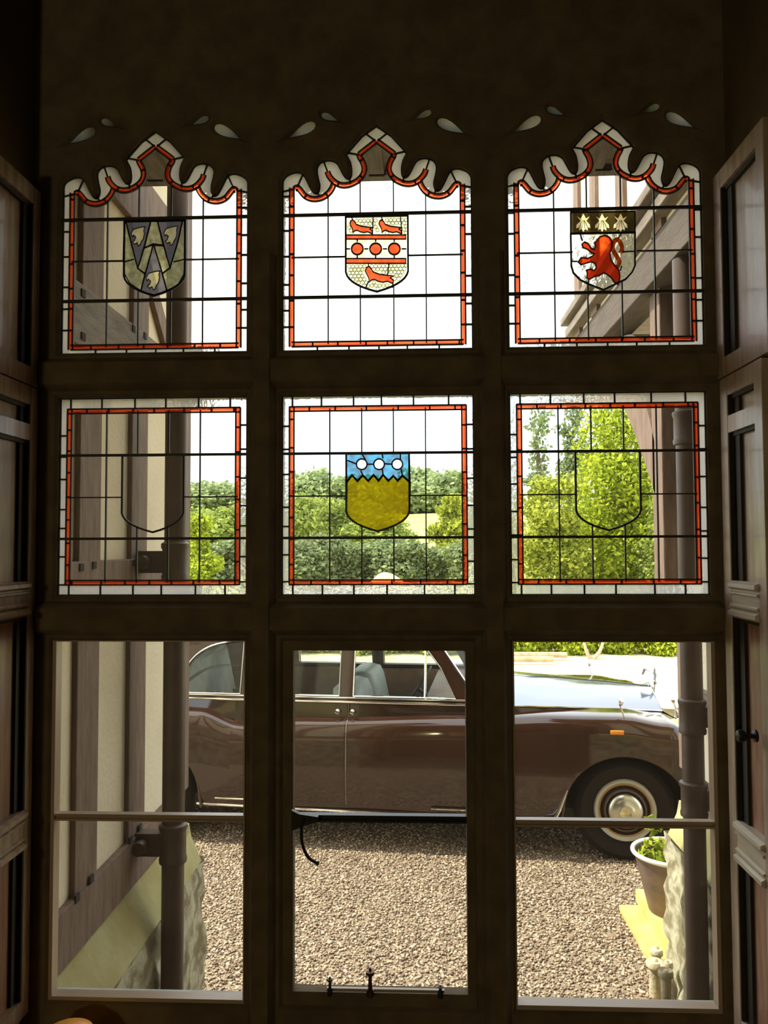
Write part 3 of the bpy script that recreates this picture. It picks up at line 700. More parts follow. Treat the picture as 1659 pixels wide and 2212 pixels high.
lw_ = wing(XLW, -1, 3.60, 'left timber framed wing with brown posts and cream infill behind the drainpipe',
    [(YX(160, XLW), YX(208, XLW)), (YX(276, XLW), YX(311, XLW)), (3.44, 3.60)],
    [(.935, 1.11, 'timber', 'sill_beam'), (1.96, 2.155, 'timber', 'mid_rail'), (2.84, 3.04, 'timber_g', 'upper_rail'), (3.44, 3.66, 'timber', 'jetty_beam')])
for px, py in ((166, 1940), (197, 1899), (282, 1814), (302, 1788), (175, 1226), (203, 1221), (289, 1216), (309, 1212), (179, 634), (179, 727), (288, 710), (313, 726)):
    q = atX(px, py, XLW+.006); MB().box((XLW+.002, q.y-.014, q.z-.012), (XLW+.010, q.y+.014, q.z+.012)).build('peg', 'peg', lw_)
# diagonal brace in the upper storey
a, b = atX(262, 400, XLW), atX(312, 690, XLW)
MB().prism([(2.86, 3.44), (2.98, 3.44), (3.40, 3.06), (3.30, 3.04)], 'x', XLW+.004, XLW-.06).build('brace', 'timber', lw_)
rw_ = wing(XRW, 1, 4.0, 'right timber framed wing with jettied upper storey on a curved bracket',
    [(2.5, 2.62), (2.95, 3.08), (3.84, 4.0)],
    [(.935, 1.11, 'timber_g', 'sill_beam'), (1.375, 1.53, 'timber_g', 'mid_rail'), (2.35, 2.50, 'timber', 'upper_rail')])
# jettied upper storey of the right wing, running out over the forecourt
XJ = 1.13
MB().box((XJ+.02, YG+.11, 3.56), (XRW+2.4, 5.62, 3.62)).build('jetty_soffit', 'soffit', rw_)
MB().box((XJ, YG+.11, 3.46), (XJ+.16, 5.66, 3.66)).build('jetty_beam', 'timber_d', rw_, bevel=.006)
MB().box((XRW-.012, YG+.115, 2.50), (XRW+.04, 3.99, 3.46)).build('boarding', 'timber_d', rw_)  # added dark sheet; shade of the wall under the jetty put into its colour
MB().box((XJ-.05, YG+.11, 3.70), (XJ+.06, 5.70, 3.76)).build('moulding', 'timber_g', rw_, bevel=.006)
MB().box((XJ-.08, YG+.11, 3.79), (XJ+.06, 5.72, 3.84)).build('moulding', 'timber_g', rw_, bevel=.006)
MB().box((XJ+.02, YG+.11, 3.6), (XRW+2.4, 5.60, 5.4)).build('upper_wall', 'plaster', rw_)
for y in (5.42, 4.9, 4.25, 3.6, 3.0): MB().box((XJ-.004, y, 3.66), (XJ+.1, y+.16, 5.4)).build('timber_post', 'timber', rw_)
MB().box((XJ+.0, 5.46, 3.36), (XJ+.16, 5.62, 3.47)).build('pendant_post', 'timber', rw_, bevel=.01)
MB().box((XJ, 5.5, 3.46), (XRW+2.4, 5.66, 3.66)).build('jetty_beam', 'timber_g', rw_)
def bracket(x0, x1, pts_in, pts_out, nm='bracket', mat='timber', par=rw_):
    P = [tuple(q) for q in catmull(pts_out, 6)]+[tuple(q) for q in reversed(catmull(pts_in, 6))]
    m = MB(); n = len(P)//2
    A = P[:n]; B = list(reversed(P[n:]))
    for i in range(n-1): m.prism([A[i], A[i+1], B[i+1], B[i]], 'x', x0, x1)
    return m.build(nm, mat, par, weld=True)
bracket(XJ+.06, XJ+.20, [(3.98, 2.72), (4.16, 2.98), (4.55, 3.26), (5.05, 3.38), (5.46, 3.40)], [(3.98, 2.45), (4.22, 2.70), (4.62, 3.04), (5.12, 3.24), (5.48, 3.36)])
bracket(XJ+.10, XJ+.22, [(3.98, 3.05), (4.2, 3.25), (4.5, 3.40), (4.8, 3.46)], [(3.98, 2.86), (4.22, 3.1), (4.55, 3.29), (4.9, 3.40)], mat='soffit')
MB().box((XJ+.06, 3.86, 1.9), (XJ+.22, 4.02, 3.47)).build('bracket_post', 'timber', rw_, bevel=.006)
# eave running across above the window between the wings
zj = atY(812, 386, 2.78).z
jt = empty('eaves_board', (0, 2.78, zj), 'boarded jetty overhanging the window between the two wings', 'jetty')
MB().box((-1.05, YG+.115, zj+.02), (XJ-.06, 2.76, zj+.06)).build('soffit', 'soffit', jt)
MB().box((-1.05, 2.755, zj), (XJ-.06, 2.80, zj+.22)).build('fascia', 'timber_g', jt)
for i in range(6): MB().box((-.95+i*.38, YG+.115, zj-.02), (-.87+i*.38, 2.755, zj+.02)).build('joist', 'timber_g', jt)

# ---- drainpipes
def pipe(x, y, r, z1, label, collars, side, wallx):
    root = empty('drainpipe', (x, y, 0), label, 'drainpipe', 'cast iron drainpipes outside the window')
    MB().tube([(x, y, .0), (x, y, z1)], r, 20).build('pipe', 'pipe', root, smooth=True)
    for z, ear in collars:
        MB().lathe([(r, z-.075), (r*1.22, z-.07), (r*1.25, z-.055), (r*1.16, z-.045), (r*1.16, z+.045), (r*1.28, z+.055), (r*1.28, z+.07), (r, z+.078)], (x, y, 0), n=22).build('collar', 'pipe', root, smooth=True)
        if ear:
            m = MB(); m.box((x, y-.028, z-.042), (wallx-side*.002, y+.028, z+.042))
            m.tube([(wallx-side*.030, y-.075, z+.0), (wallx-side*.028, y+.075, z)], .026, 10); m.build('bracket', 'pipe', root, smooth=True)
    return root
xl = -.932; yl = YX(373.5, xl); xr = 1.172; yr = YX(1478, xr)
zz = lambda py, y: CAMZ-(py-1179.3)/FPX*y
pipe(xl, yl, .0418, 3.66, 'brown cast iron drainpipe on the left wing, over the cream plaster', [(zz(1815, yl), True), (zz(1212, yl), True)], -1, XLW)
pipe(xr, yr, .0455, 3.45, 'brown cast iron drainpipe on the right, beside the zinc bucket', [(zz(1540, yr), True), (zz(1712, yr), True), (zz(930, yr), False)], 1, XRW)

# ================================================================== GROUND
def sheet(name, x0, x1, y0, y1, nx, ny, zf, mat):
    rows = [[(x0+(x1-x0)*i/nx, y0+(y1-y0)*j/ny, zf(x0+(x1-x0)*i/nx, y0+(y1-y0)*j/ny)) for i in range(nx+1)] for j in range(ny+1)]
    return MB().grid(rows).build(name, mat, smooth=True, kind='structure')
sheet('gravel_bed', -9, 9, YG+.1, 8.2, 2, 2, lambda x, y: 0, 'gravel')
sheet('forecourt', -25, 25, 8.2, 17.5, 10, 6, lambda x, y: .0, 'drive')
def hz(x, y):
    t = max(0, min(1, (y-36)/85)); return 7.0*t*t*(3-2*t)+.5*math.sin(x*.11)*t
sheet('hillside', -90, 90, 17.5, 170, 40, 40, hz, 'meadow')
# gravel stones
def stones():
    rng = np.random.default_rng(5)
    V = np.array([(1,0,0),(-1,0,0),(0,1,0),(0,-1,0),(0,0,1),(0,0,-1)], float)
    Fc = np.array([(0,2,4),(2,1,4),(1,3,4),(3,0,4),(2,0,5),(1,2,5),(3,1,5),(0,3,5)])
    n = 85000; y = 3.2+(7.2-3.2)*rng.random(n)**1.25; x = -1.9+4.2*rng.random(n)
    keep = ~(((x < -.96) & (y < 3.72)) | ((x > 1.2) & (y < 4.1))); x, y = x[keep], y[keep]; n = len(x)
    s = rng.uniform(.0050, .0115, n); sc = s[:, None]*np.stack([rng.uniform(.8, 1.5, n), rng.uniform(.7, 1.3, n), rng.uniform(.5, .8, n)], 1)
    a = rng.random(n)*6.283; tl = rng.normal(0, .35, n)
    P = V[None]*sc[:, None, :]*(1+rng.normal(0, .16, (n, 6, 1)))
    Z = P[..., 2]*np.cos(tl)[:, None]+P[..., 0]*np.sin(tl)[:, None]; X0 = P[..., 0]*np.cos(tl)[:, None]-P[..., 2]*np.sin(tl)[:, None]
    X = X0*np.cos(a)[:, None]-P[..., 1]*np.sin(a)[:, None]+x[:, None]; Y = X0*np.sin(a)[:, None]+P[..., 1]*np.cos(a)[:, None]+y[:, None]
    Z = Z+(s*rng.uniform(.2, .6, n))[:, None]
    co_ = np.stack([X, Y, Z], -1).reshape(-1, 3); fa = (Fc[None]+6*np.arange(n)[:, None, None]).reshape(-1, 3)
    return fast_mesh('gravel', co_, fa, np.repeat(rng.random(n)**1.2, 6), 'pebble')
def fast_mesh(name, co_, fa, shade, mat, parent=None):
    me = bpy.data.meshes.new(name); nv, nf, k = len(co_), len(fa), fa.shape[1]
    me.vertices.add(nv); me.vertices.foreach_set('co', co_.astype(np.float32).ravel())
    me.loops.add(nf*k); me.loops.foreach_set('vertex_index', fa.astype(np.int32).ravel())
    me.polygons.add(nf); me.polygons.foreach_set('loop_start', np.arange(0, nf*k, k, dtype=np.int32)); me.polygons.foreach_set('loop_total', np.full(nf, k, np.int32))
    at = me.attributes.new('shade', 'FLOAT', 'POINT'); at.data.foreach_set('value', shade.astype(np.float32))
    me.update(calc_edges=True); me.materials.append(M[mat])
    o = bpy.data.objects.new(name, me); COL.objects.link(o)
    if parent: o.parent = parent
    return o
tag(stones(), 'loose brown and cream gravel covering the forecourt below the window', 'gravel', kind='stuff')

# ================================================================== TREES
def leafcloud(blobs, n, size, seed, mat, parent, name='foliage', flat=.6):
    rng = np.random.default_rng(seed); B = np.array(blobs, float)
    vol = B[:, 3]*B[:, 4]*B[:, 5]; idx = rng.choice(len(B), n, p=vol/vol.sum()); b = B[idx]
    d = rng.normal(size=(n, 3)); d /= np.linalg.norm(d, axis=1)[:, None]; r = rng.random(n)**.30*(1+.10*rng.normal(size=n))
    c = b[:, :3]+d*r[:, None]*b[:, 3:6]
    nrm = d*.55+rng.normal(size=(n, 3))*flat; nrm[:, 2] += .35; nrm /= np.linalg.norm(nrm, axis=1)[:, None]
    h_ = rng.normal(size=(n, 3)); t1 = np.cross(nrm, h_); t1 /= np.linalg.norm(t1, axis=1)[:, None]; t2 = np.cross(nrm, t1)
    s = size*rng.uniform(.6, 1.35, n)[:, None]
    co_ = np.stack([c-t1*s, c+t2*s*.6-nrm*s*.15, c+t1*s, c-t2*s*.6-nrm*s*.15], 1).reshape(-1, 3)
    fa = np.arange(4*n).reshape(-1, 4)
    return fast_mesh(name, co_, fa, np.repeat(rng.random(n), 4), mat, parent)
def crown(rng, w, h, base, nb, squash=.8, top=.55):
    """lumpy crown of nb blobs around an axis"""
    L = []
    for i in range(nb):
        z = base+(h-base)*rng.uniform(.05, .95); f = (z-base)/(h-base); rad = w/2*(math.sin(math.pi*(.12+.80*f**.9))**.7)
        a = rng.uniform(0, 6.283); q = rng.uniform(.35, .85)*rad; s = rng.uniform(.22, .36)*w*(.7+.3*(1-f))
        L.append((q*math.cos(a), q*math.sin(a), min(z, h-s*.5), s, s, s*squash))
    L.append((0, 0, base+(h-base)*.5, w*.30, w*.30, (h-base)*.45))
    return L
def tree(name, x, y, z, w, h, label, cat, mat, n, leaf, seed, base=.15, nb=16, group=None, trunk=True, squash=.8):
    o = empty(name, (x, y, z), label, cat, group)
    rng = random.Random(seed); leafcloud(crown(rng, w, h, h*base, nb, squash), n, leaf, seed, mat, o)
    if trunk: MB().tube([(0, 0, -.05), (.02*h, 0, h*.35), (-.01*h, .02*h, h*.72)], [h*.028, h*.02, h*.008], 8).build('trunk', 'bark', o, smooth=True, local=True)
    return o
def copy_tree(src, x, y, z, rz, sc, label):
    r = src.copy(); COL.objects.link(r); r.location = (x, y, z); r.rotation_euler = (0, 0, rz); r.scale = (sc[0], sc[0], sc[1])
    r['label'] = label
    for ch in src.children:
        c = ch.copy(); COL.objects.link(c); c.parent = r
    return r
def place(px, Y, ytop, zb=None):
    q = atY(px, ytop, Y); b = hz(q.x, Y) if Y > 17.5 else 0
    return q.x, Y, b, q.z-b
# ridge and slope woods seen through the middle row
G1 = 'broad woodland trees on the hillside'
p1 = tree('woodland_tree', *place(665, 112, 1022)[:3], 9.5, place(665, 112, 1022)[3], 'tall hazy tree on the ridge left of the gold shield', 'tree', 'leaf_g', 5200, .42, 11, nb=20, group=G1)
src_h = place(665, 112, 1022)[3]
ridge = [(425, 1052, 1.1, 'low tree on the far ridge just right of the left drainpipe'), (470, 1046, 1.0, 'tree on the far ridge seen in the left plain-shield panel'), (515, 1060, 1.0, 'tree on the far ridge by the right ruby border of the left panel'),
    (565, 1045, 1.1, 'ridge tree behind the left stone mullion'), (620, 1036, 1.1, 'ridge tree at the left ruby border of the gold shield panel'), (715, 1040, 1.0, 'ridge tree immediately left of the gold shield'), (775, 1035, 1.1, 'ridge tree hidden behind the left half of the gold shield'),
    (835, 1035, 1.1, 'ridge tree hidden behind the right half of the gold shield'), (905, 1020, .9, 'dark ridge tree immediately right of the gold shield'), (958, 1026, 1.1, 'rounded ridge tree at the right of the gold shield panel'), (1020, 1030, 1.1, 'ridge tree behind the right stone mullion')]
for i, (px, yt, sw_, lb) in enumerate(ridge):
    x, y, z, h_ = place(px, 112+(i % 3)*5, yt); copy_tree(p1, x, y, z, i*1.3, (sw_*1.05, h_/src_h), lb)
p2 = tree('leafy_tree', *place(680, 64, 1078)[:3], 5.2, place(680, 64, 1078)[3], 'bright leafy tree on the slope left of the gold shield', 'tree', 'leaf_m', 6500, .20, 21, nb=20, group='leafy trees lower on the slope')
h2 = place(680, 64, 1078)[3]
for i, (px, Y, yt, sw_, lb) in enumerate([(425, 66, 1105, 1.0, 'leafy slope tree just right of the left drainpipe'), (475, 62, 1098, 1.1, 'leafy slope tree right in the left plain-shield panel'), (560, 64, 1090, 1.2, 'leafy slope tree behind the left mullion'),
        (745, 66, 1085, 1.0, 'leafy slope tree touching the left side of the gold shield'), (820, 62, 1110, 1.1, 'leafy slope tree under the gold shield'), (640, 60, 1070, .9, 'leafy slope tree at the left edge of the gold shield panel'), (1035, 60, 1075, 1.0, 'leafy slope tree behind the right mullion')]):
    x, y, z, h_ = place(px, Y, yt); copy_tree(p2, x, y, z, i*1.7, (sw_, h_/h2), lb)
tree('leafy_tree', *place(972, 44, 1068)[:3], 2.6, place(972, 44, 1068)[3], 'yellow-green tree at the right edge of the gold shield panel', 'tree', 'leaf_y', 9000, .12, 31, nb=24, base=.02, squash=.6)
p3 = tree('dark_shrub', *place(690, 38, 1148)[:3], 2.5, place(690, 38, 1148)[3], 'dull green shrub in the row below the leafy trees, left of centre', 'shrub', 'leaf_d', 5200, .12, 41, base=.0, nb=18, trunk=False, group='dull shrubs along the foot of the slope')
h3 = place(690, 38, 1148)[3]
for i, (px, Y, yt, lb, w_) in enumerate([(650, 37, 1165, 'dull shrub at the lower left of the gold shield panel', 1), (740, 39, 1158, 'dull shrub left of the straw bank', 1.0), (795, 40, 1165, 'dull shrub below the point of the gold shield', 1.1), (850, 39, 1158, 'dull shrub behind the straw bank', 1.1), (905, 38, 1165, 'dull shrub between the straw bank and the yellow-green tree', 1.0),
        (430, 36, 1172, 'dull shrub beside the left drainpipe', 1.0), (478, 38, 1168, 'dull shrub at the lower right of the left panel', 1.1), (530, 37, 1160, 'dull shrub beside the left mullion', 1.1), (590, 37, 1160, 'dull shrub behind the left mullion', 1.1), (1020, 37, 1160, 'dull shrub behind the right mullion', 1.1)]):
    x, y, z, h_ = place(px, Y, yt); copy_tree(p3, x, y, z, i*2.1, (w_*1.1, h_/h3), lb)
tree('bright_shrub', *place(432, 30, 1118)[:3], 1.6, place(432, 30, 1118)[3], 'bright shrub directly right of the left drainpipe', 'shrub', 'leaf_b', 6000, .085, 51, base=.0, trunk=False)
tree('bright_shrub', *place(600, 28, 1205)[:3], 1.5, place(740, 28, 1215)[3], 'bright low shrub left of the straw bank', 'shrub', 'leaf_b', 3000, .085, 52, base=.0, trunk=False)
# straw bank
q = atY(830, 1236, 31)
mbk = MB(); rr = []
for j in range(13):
    r = 1-j/12.0; rr.append([(q.x+math.cos(a*math.pi/12)*1.5*r*(1.1 if math.cos(a*math.pi/12) > 0 else .75), 31+math.sin(a*math.pi/12)*.8*r, -.02+(q.z+.02)*math.cos(r*math.pi/2)**1.3) for a in range(25)])
mbk.grid(rr); tag(mbk.build('straw_bank', 'bank', smooth=True), 'sunlit straw-coloured bank below the gold shield', 'bank')
# right-hand garden trees (nearer)
def rp(px, Y, yt): return place(px, Y, yt)
tree('conifer', *rp(1340, 19, 850)[:3], 2.45, rp(1340, 19, 850)[3], 'tall bright green conifer filling the right plain-shield panel', 'tree', 'leaf_b', 26000, .060, 61, base=.0, nb=60, squash=1.1)
tree('leafy_bush', *rp(1185, 18, 1012)[:3], 1.7, rp(1185, 18, 1012)[3], 'yellow-green bush left of the tall conifer', 'shrub', 'leaf_y', 14000, .055, 62, base=.0, nb=36, trunk=False)
tree('leafy_bush', *rp(1425, 17.6, 1030)[:3], 1.2, rp(1425, 17.6, 1030)[3], 'green bush between the tall conifer and the right drainpipe', 'shrub', 'leaf_m', 9000, .055, 63, base=.0, nb=26, trunk=False)
tree('feathery_tree', *rp(1162, 40, 815)[:3], 1.9, rp(1162, 40, 815)[3], 'sparse feathery tree against the sky at left of the right panel', 'tree', 'leaf_d', 1900, .13, 64, base=.05, nb=22)
tree('feathery_tree', *rp(1238, 36, 805)[:3], 1.8, rp(1238, 36, 805)[3], 'grey-green tree between the feathery tree and the tall conifer', 'tree', 'leaf_d', 3800, .12, 65, base=.05, nb=24)
# low hedge plants behind the car
lowsrc = None
for i, (px, yt, mt, lb) in enumerate([(640, 1335, 'b', 'low bright hedge plant behind the rear door window'), (700, 1330, 'b', 'second low hedge plant, seen through the rear door window'), (765, 1335, 'b', 'low hedge plant behind the centre pillar of the car'), (830, 1330, 'b', 'low hedge plant behind the front seat of the car'),
        (890, 1330, 'b', 'low hedge plant behind the front door window'), (950, 1335, 'b', 'low hedge plant behind the windscreen pillar'), (1020, 1325, 'b', 'low hedge plant behind the right mullion'), (1090, 1320, 'b', 'low hedge plant at the left of the bottom right light'), (1150, 1325, 'b', 'low hedge plant behind the timber edging'), (1215, 1320, 'b', 'low hedge plant left of the forked stem'),
        (1280, 1318, 'b', 'low hedge plant behind the forked stem'), (1345, 1325, 'b', 'low hedge plant right of the forked stem'), (1410, 1320, 'b', 'low hedge plant left of the right drainpipe'), (1470, 1320, 'b', 'low hedge plant behind the right drainpipe'), (520, 1330, 'b', 'low hedge plant behind the rear quarter window'), (580, 1330, 'b', 'low hedge plant behind the left mullion'), (450, 1330, 'b', 'low hedge plant behind the back of the car')]):
    q = atY(px, yt, 16.4)
    if lowsrc is None: lowsrc = tree('hedge_plant', q.x, 16.4, 0, 1.0, q.z, lb, 'shrub', 'leaf_b', 2600, .045, 71, base=.0, nb=16, trunk=False, group='low hedge plants along the far edge of the forecourt'); hl = q.z
    else: copy_tree(lowsrc, q.x, 16.4+.15*math.sin(i*2), 0, i*1.9, (1.0, q.z/hl), lb)
# timber edging and the forked stem at the hedge
for px0, px1, y_, lb in ((1060, 1224, 1412, 'longer bleached timber rail lying at the foot of the hedge'), (1060, 1194, 1421, 'shorter bleached timber rail lying nearest the car')):
    a, b = atZ(px0, y_, .12), atZ(px1, y_, .12); tag(MB().tube([(a.x, a.y, .10), (b.x, a.y, .10)], .055, 8).build('timber_rail', 'log', smooth=True), lb, 'log', 'timber rails beside the hedge')
q = atZ(1277, 1424, 0); fs = empty('forked_stem', q, 'pale bare forked stem standing in front of the hedge', 'branch')
for dx, dz in ((-.15, .62), (.29, .62)): MB().tube(catmull([(q.x, q.y, -.03), (q.x+dx*.55, q.y, .14), (q.x+dx*.9, q.y+.05, .38), (q.x+dx*1.1, q.y+.1, dz)], 4), [.042-.0018*i for i in range(13)], 8).build('branch', 'stem', fs, smooth=True)

# ================================================================== CAR
CA = math.radians(5.5); CORG = Vector((1.432, 5.56, 0)); CF = Vector((math.cos(CA), -math.sin(CA), 0)); CT = Vector((math.sin(CA), math.cos(CA), 0))
car = empty('car', CORG, 'vintage dark brown limousine with chrome trim parked on the gravel', 'car', rz=-CA)
WB, CW = 3.50, 1.96
def cp(px, py, t=0.0):         # photo point -> (s, z) on the car's upright plane t
    d = ray(px, py); o = CORG+CT*t; k = (o-CAM).dot(CT)/d.dot(CT); p = CAM+d*k
    return (p-CORG).dot(CF), p.z
def C(s, t, z): return (s, t, z)
def lerp(tab, s):
    if s <= tab[0][0]: return tab[0][1]
    for (a, va), (b, vb) in zip(tab, tab[1:]):
        if s <= b: u = (s-a)/(b-a); u = u*u*(3-2*u) if True else u; return va+(vb-va)*u
    return tab[-1][1]
ZTOP = [(-4.75, .72), (-4.5, .90), (-4.1, .985), (-3.6, .99), (-3.1, .965), (-2.78, .872), (-2.3, .918), (-1.08, .962), (-.47, .992), (0, .995), (.3, .955), (.5, .88), (.66, .75), (.74, .6)]
TOFF = [(-4.75, .55), (-4.6, .25), (-4.3, .08), (-3.8, 0), (-2.9, 0), (0, 0), (.3, .0), (.5, .05), (.66, .17), (.74, .34)]
AR, WZ = .395, .352
def zbot(s):
    z = .27
    for c, r in ((0, AR), (-WB, AR)):
        if abs(s-c) < r*1.08: z = max(z, WZ+AR*math.sqrt(max(0, 1-((s-c)/(r*1.08))**2))*1.0 if True else 0)
    return z
cols = sorted(set([round(-4.75+.05*i, 3) for i in range(111) if -4.75+.05*i <= .745]+[c+sg*AR*1.08*q for c in (0, -WB) for sg in (-1, 1) for q in (1.0, .999, .985, .95, .9, .8, .7)]))
cols = [s for s in cols if -4.76 < s < .745]
FR = [(0, .045), (.05, .02), (.18, .004), (.45, -.008), (.75, .0), (.88, .008), (.95, .026), (.985, .048), (1.0, .075)]
LEDGE = [(-4.75, .20), (-3.6, .20), (-2.85, .115), (-1.25, .115), (-1.0, .13), (.0, .34), (.35, .42), (.74, .45)]
def side(far):
    rows = []
    for s in cols:
        zt, zb, to = lerp(ZTOP, s), zbot(s), lerp(TOFF, s)
        pr = []
        for f in [i*.05 for i in range(18)]+[.88, .915, .95, .985, 1.0]:
            z = max(zb, .27+(zt-.27)*f); pr.append((to+float(np.interp((z-.27)/(zt-.27), [q[0] for q in FR], [q[1] for q in FR])), z))
        L = lerp(LEDGE, s); zi = zt+.010
        pr += [(to+.095, zt+.006), (to+max(.10, L*.7), zt+.010), (to+L, zi)]
        rows.append([(s, (CW-t) if far else t, z) for t, z in pr])
    return rows
b = MB(); b.grid(side(False)); b.grid(side(True))
# inner wheel wells
for c in (0, -WB):
    for far in (0, 1):
        arc = [(c+AR*1.08*math.cos(a*math.pi/16), WZ+AR*math.sin(a*math.pi/16)) for a in range(17)]
        t0, t1 = (.03, .42) if not far else (CW-.03, CW-.42)
        b.grid([[(s, t0, z) for s, z in arc], [(s, t1, z) for s, z in arc]])
b.build('body', 'paint', car, smooth=True, local=True, angle=55)
wl = MB()
for c in (0, -WB):
    for t in (.42, CW-.42): wl.box((c-.5, t-.01, .25), (c+.5, t+.01, .86))
wl.box((-4.4, .12, .24), (.45, CW-.12, .34)); wl.build('underbody', 'well', car, local=True)
# waist (upper body between the ledge and the belt), cabin length
ZB = [(-4.75, .95), (-4.3, 1.02), (-3.6, 1.05), (-2.2, 1.055), (-1.05, 1.055)]
def waist(far):
    rows = []
    for s in [-4.6+.1*i for i in range(37)]:
        zt, to, L = lerp(ZTOP, s)+.010, lerp(TOFF, s), lerp(LEDGE, s); zb_ = max(zt+.01, lerp(ZB, s))
        rows.append([(s, (CW-t) if far else t, z) for t, z in ((to+L, zt), (to+L+.004, zt+(zb_-zt)*.4), (to+L+.010, zb_-.01), (to+L+.03, zb_), (to+L+.09, zb_))])
    return rows
wb = MB(); wb.grid(waist(False)); wb.grid(waist(True)); wb.build('waist_panel', 'paint', car, smooth=True, local=True)
# boot
bt = MB(); rows = []
for s, z, t in ((-3.35, 1.06, .2), (-3.7, 1.06, .2), (-4.1, 1.02, .26), (-4.4, .93, .36), (-4.62, .78, .5), (-4.68, .5, .55)):
    rows.append([(s, t+(CW-2*t)*i/10, z+.08*math.sin(math.pi*i/10)*(1 if z > .6 else 0)) for i in range(11)])
bt.grid(rows); bt.build('boot_lid', 'paint', car, smooth=True, local=True)
# bonnet: side cheeks and crowned top
ST = [(-1.08, .135, 1.045, 1.135), (-.8, .18, 1.040, 1.130), (-.4, .27, 1.022, 1.115), (0, .38, .995, 1.09), (.34, .50, .968, 1.062)]
rows = []
for s, te, ze, zr in ST:
    zl = lerp(ZTOP, s)-.02; r = []
    n = 16
    for i in range(n+1):
        u = i/n; t = te+(CW-2*te)*u; r.append((s, t, ze+(zr-ze)*(1-abs(2*u-1)**1.55)))
    rows.append(r)
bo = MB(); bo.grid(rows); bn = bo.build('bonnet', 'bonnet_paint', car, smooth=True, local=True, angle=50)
ck = MB()
for far in (0, 1): ck.grid([[(s, (CW-t) if far else t, z) for t, z in ((te-.014, lerp(ZTOP, s)-.02), (te-.006, ze-.012), (te+.004, ze))] for s, te, ze, zr in ST])
ck.build('bonnet_side', 'paint', car, smooth=True, local=True)
bl = MB()
for far in (0, 1): bl.tube([(s, (CW-te+.010) if far else te-.010, ze-.004) for s, te, ze, zr in ST], .0065, 6)
bl.tube([(s, CW/2, zr+.002) for s, te, ze, zr in ST], .006, 6); bl.build('hinge_strip', 'chrome', bn, local=True, smooth=True)
# radiator shell, grille, mascot
s, te, ze, zr = ST[-1]
rad = MB(); rad.prism([(te, .42), (te, ze+.015), (CW/2, zr+.035), (CW-te, ze+.015), (CW-te, .42)], 'x', s, s+.10); rd = rad.build('radiator_shell', 'chrome', car, local=True, bevel=.008)
gr = MB()
for i in range(22):
    t = te+.06+(CW-2*te-.12)*i/21; gr.box((s+.10, t-.008, .46), (s+.112, t+.008, ze-.03))
gr.build('grille', 'chrome', rd, local=True)
ms = MB(); ms.lathe([(.028, 0), (.030, .012), (.014, .02), (.012, .05), (.017, .07), (.012, .095), (.014, .108), (.008, .12)], (s+.05, CW/2, zr+.03), n=12)
ms.add([(s+.05, CW/2, zr+.10), (s-.03, CW/2-.05, zr+.135), (s-.05, CW/2-.03, zr+.085), (s-.05, CW/2+.03, zr+.085), (s-.03, CW/2+.05, zr+.135)], [(0, 1, 2), (0, 3, 4), (0, 2, 3)])
tag(ms.build('mascot', 'chrome', rd, local=True, smooth=True), 'chrome winged mascot')
# front and rear bumpers, headlamps
for s0, d in ((.92, 1), (-4.86, -1)):
    MB().tube(catmull([(s0-d*.35, .06, .50), (s0-d*.08, .20, .50), (s0, .6, .50), (s0, CW-.6, .50), (s0-d*.08, CW-.2, .50), (s0-d*.35, CW-.06, .50)], 5), .055, 10).build('bumper', 'chrome', car, local=True, smooth=True)
for t in (.32, CW-.32): MB().lathe([(.02, .30), (.09, .42), (.105, .56), (.11, .60), (.10, .63), (.0, .66)], (0.06, t, .78), axis='x', n=24).build('headlamp', 'chrome', car, local=True, smooth=True)
# wheel-arch lips
for c in (0, -WB):
    for far in (0, 1):
        t = CW-.02 if far else .012
        A = [(c+AR*1.085*math.cos(a), t, WZ+AR*math.sin(a)) for a in [math.pi*i/24 for i in range(25)]]
        A = [(c+AR*1.12, t, .27)]+A if c else A
        A = A+[(c-AR*1.13, t, .30), (c-AR*1.28, t, .275)]
        MB().tube(A, .012, 8).build('arch_lip', 'paint', car, local=True, smooth=True)
foot = MB(); foot.tube([(-.40, -.0, .50), (-.455, -.002, .36), (-.49, -.004, .295), (-.56, -.006, .272)], [.006, .012, .014, .010], 8); foot.build('arch_tip', 'chrome', car, local=True, smooth=True)
# wheels
def wheel(c, far):
    t0 = .055 if not far else CW-.055; d = 1 if not far else -1
    w = MB(); w.lathe([(.215, .03), (.25, .010), (.305, .004), (.338, .03), (.352, .07), (.352, .15), (.338, .19), (.305, .21), (.2, .20)], (0, 0, 0), axis='y', n=40)
    w.v = [(x+c, t0+d*y, z+WZ) for x, y, z in w.v]; ty = w.build('wheel', 'tyre', car, local=True, smooth=True)
    def ring(prof, nm, mat, par):
        m = MB(); m.lathe(prof, (0, 0, 0), axis='y', n=40); m.v = [(x+c, t0+d*y, z+WZ) for x, y, z in m.v]; return m.build(nm, mat, par, local=True, smooth=True, angle=60)
    ring([(.216, .06), (.214, .022), (.207, .010), (.190, .014), (.178, .03), (.165, .034), (.158, .05)], 'wheel_disc', 'cream_paint', ty)
    ring([(.182, .05), (.181, .0225), (.172, .0255), (.170, .05)], 'coach_line', 'ochre_line', ty)
    ring([(.150, .05), (.148, .020), (.143, .008), (.134, .006), (.128, .02), (.127, .05)], 'trim_ring', 'pipe', ty)
    ring([(.124, .05), (.122, .008), (.112, -.008), (.085, -.020), (.055, -.026), (.05, -.032), (.035, -.034), (.03, -.028), (.012, -.030), (.0, -.030)], 'hub_cap', 'hub', ty)
for c in (0, -WB):
    for far in (0, 1): wheel(c, far)
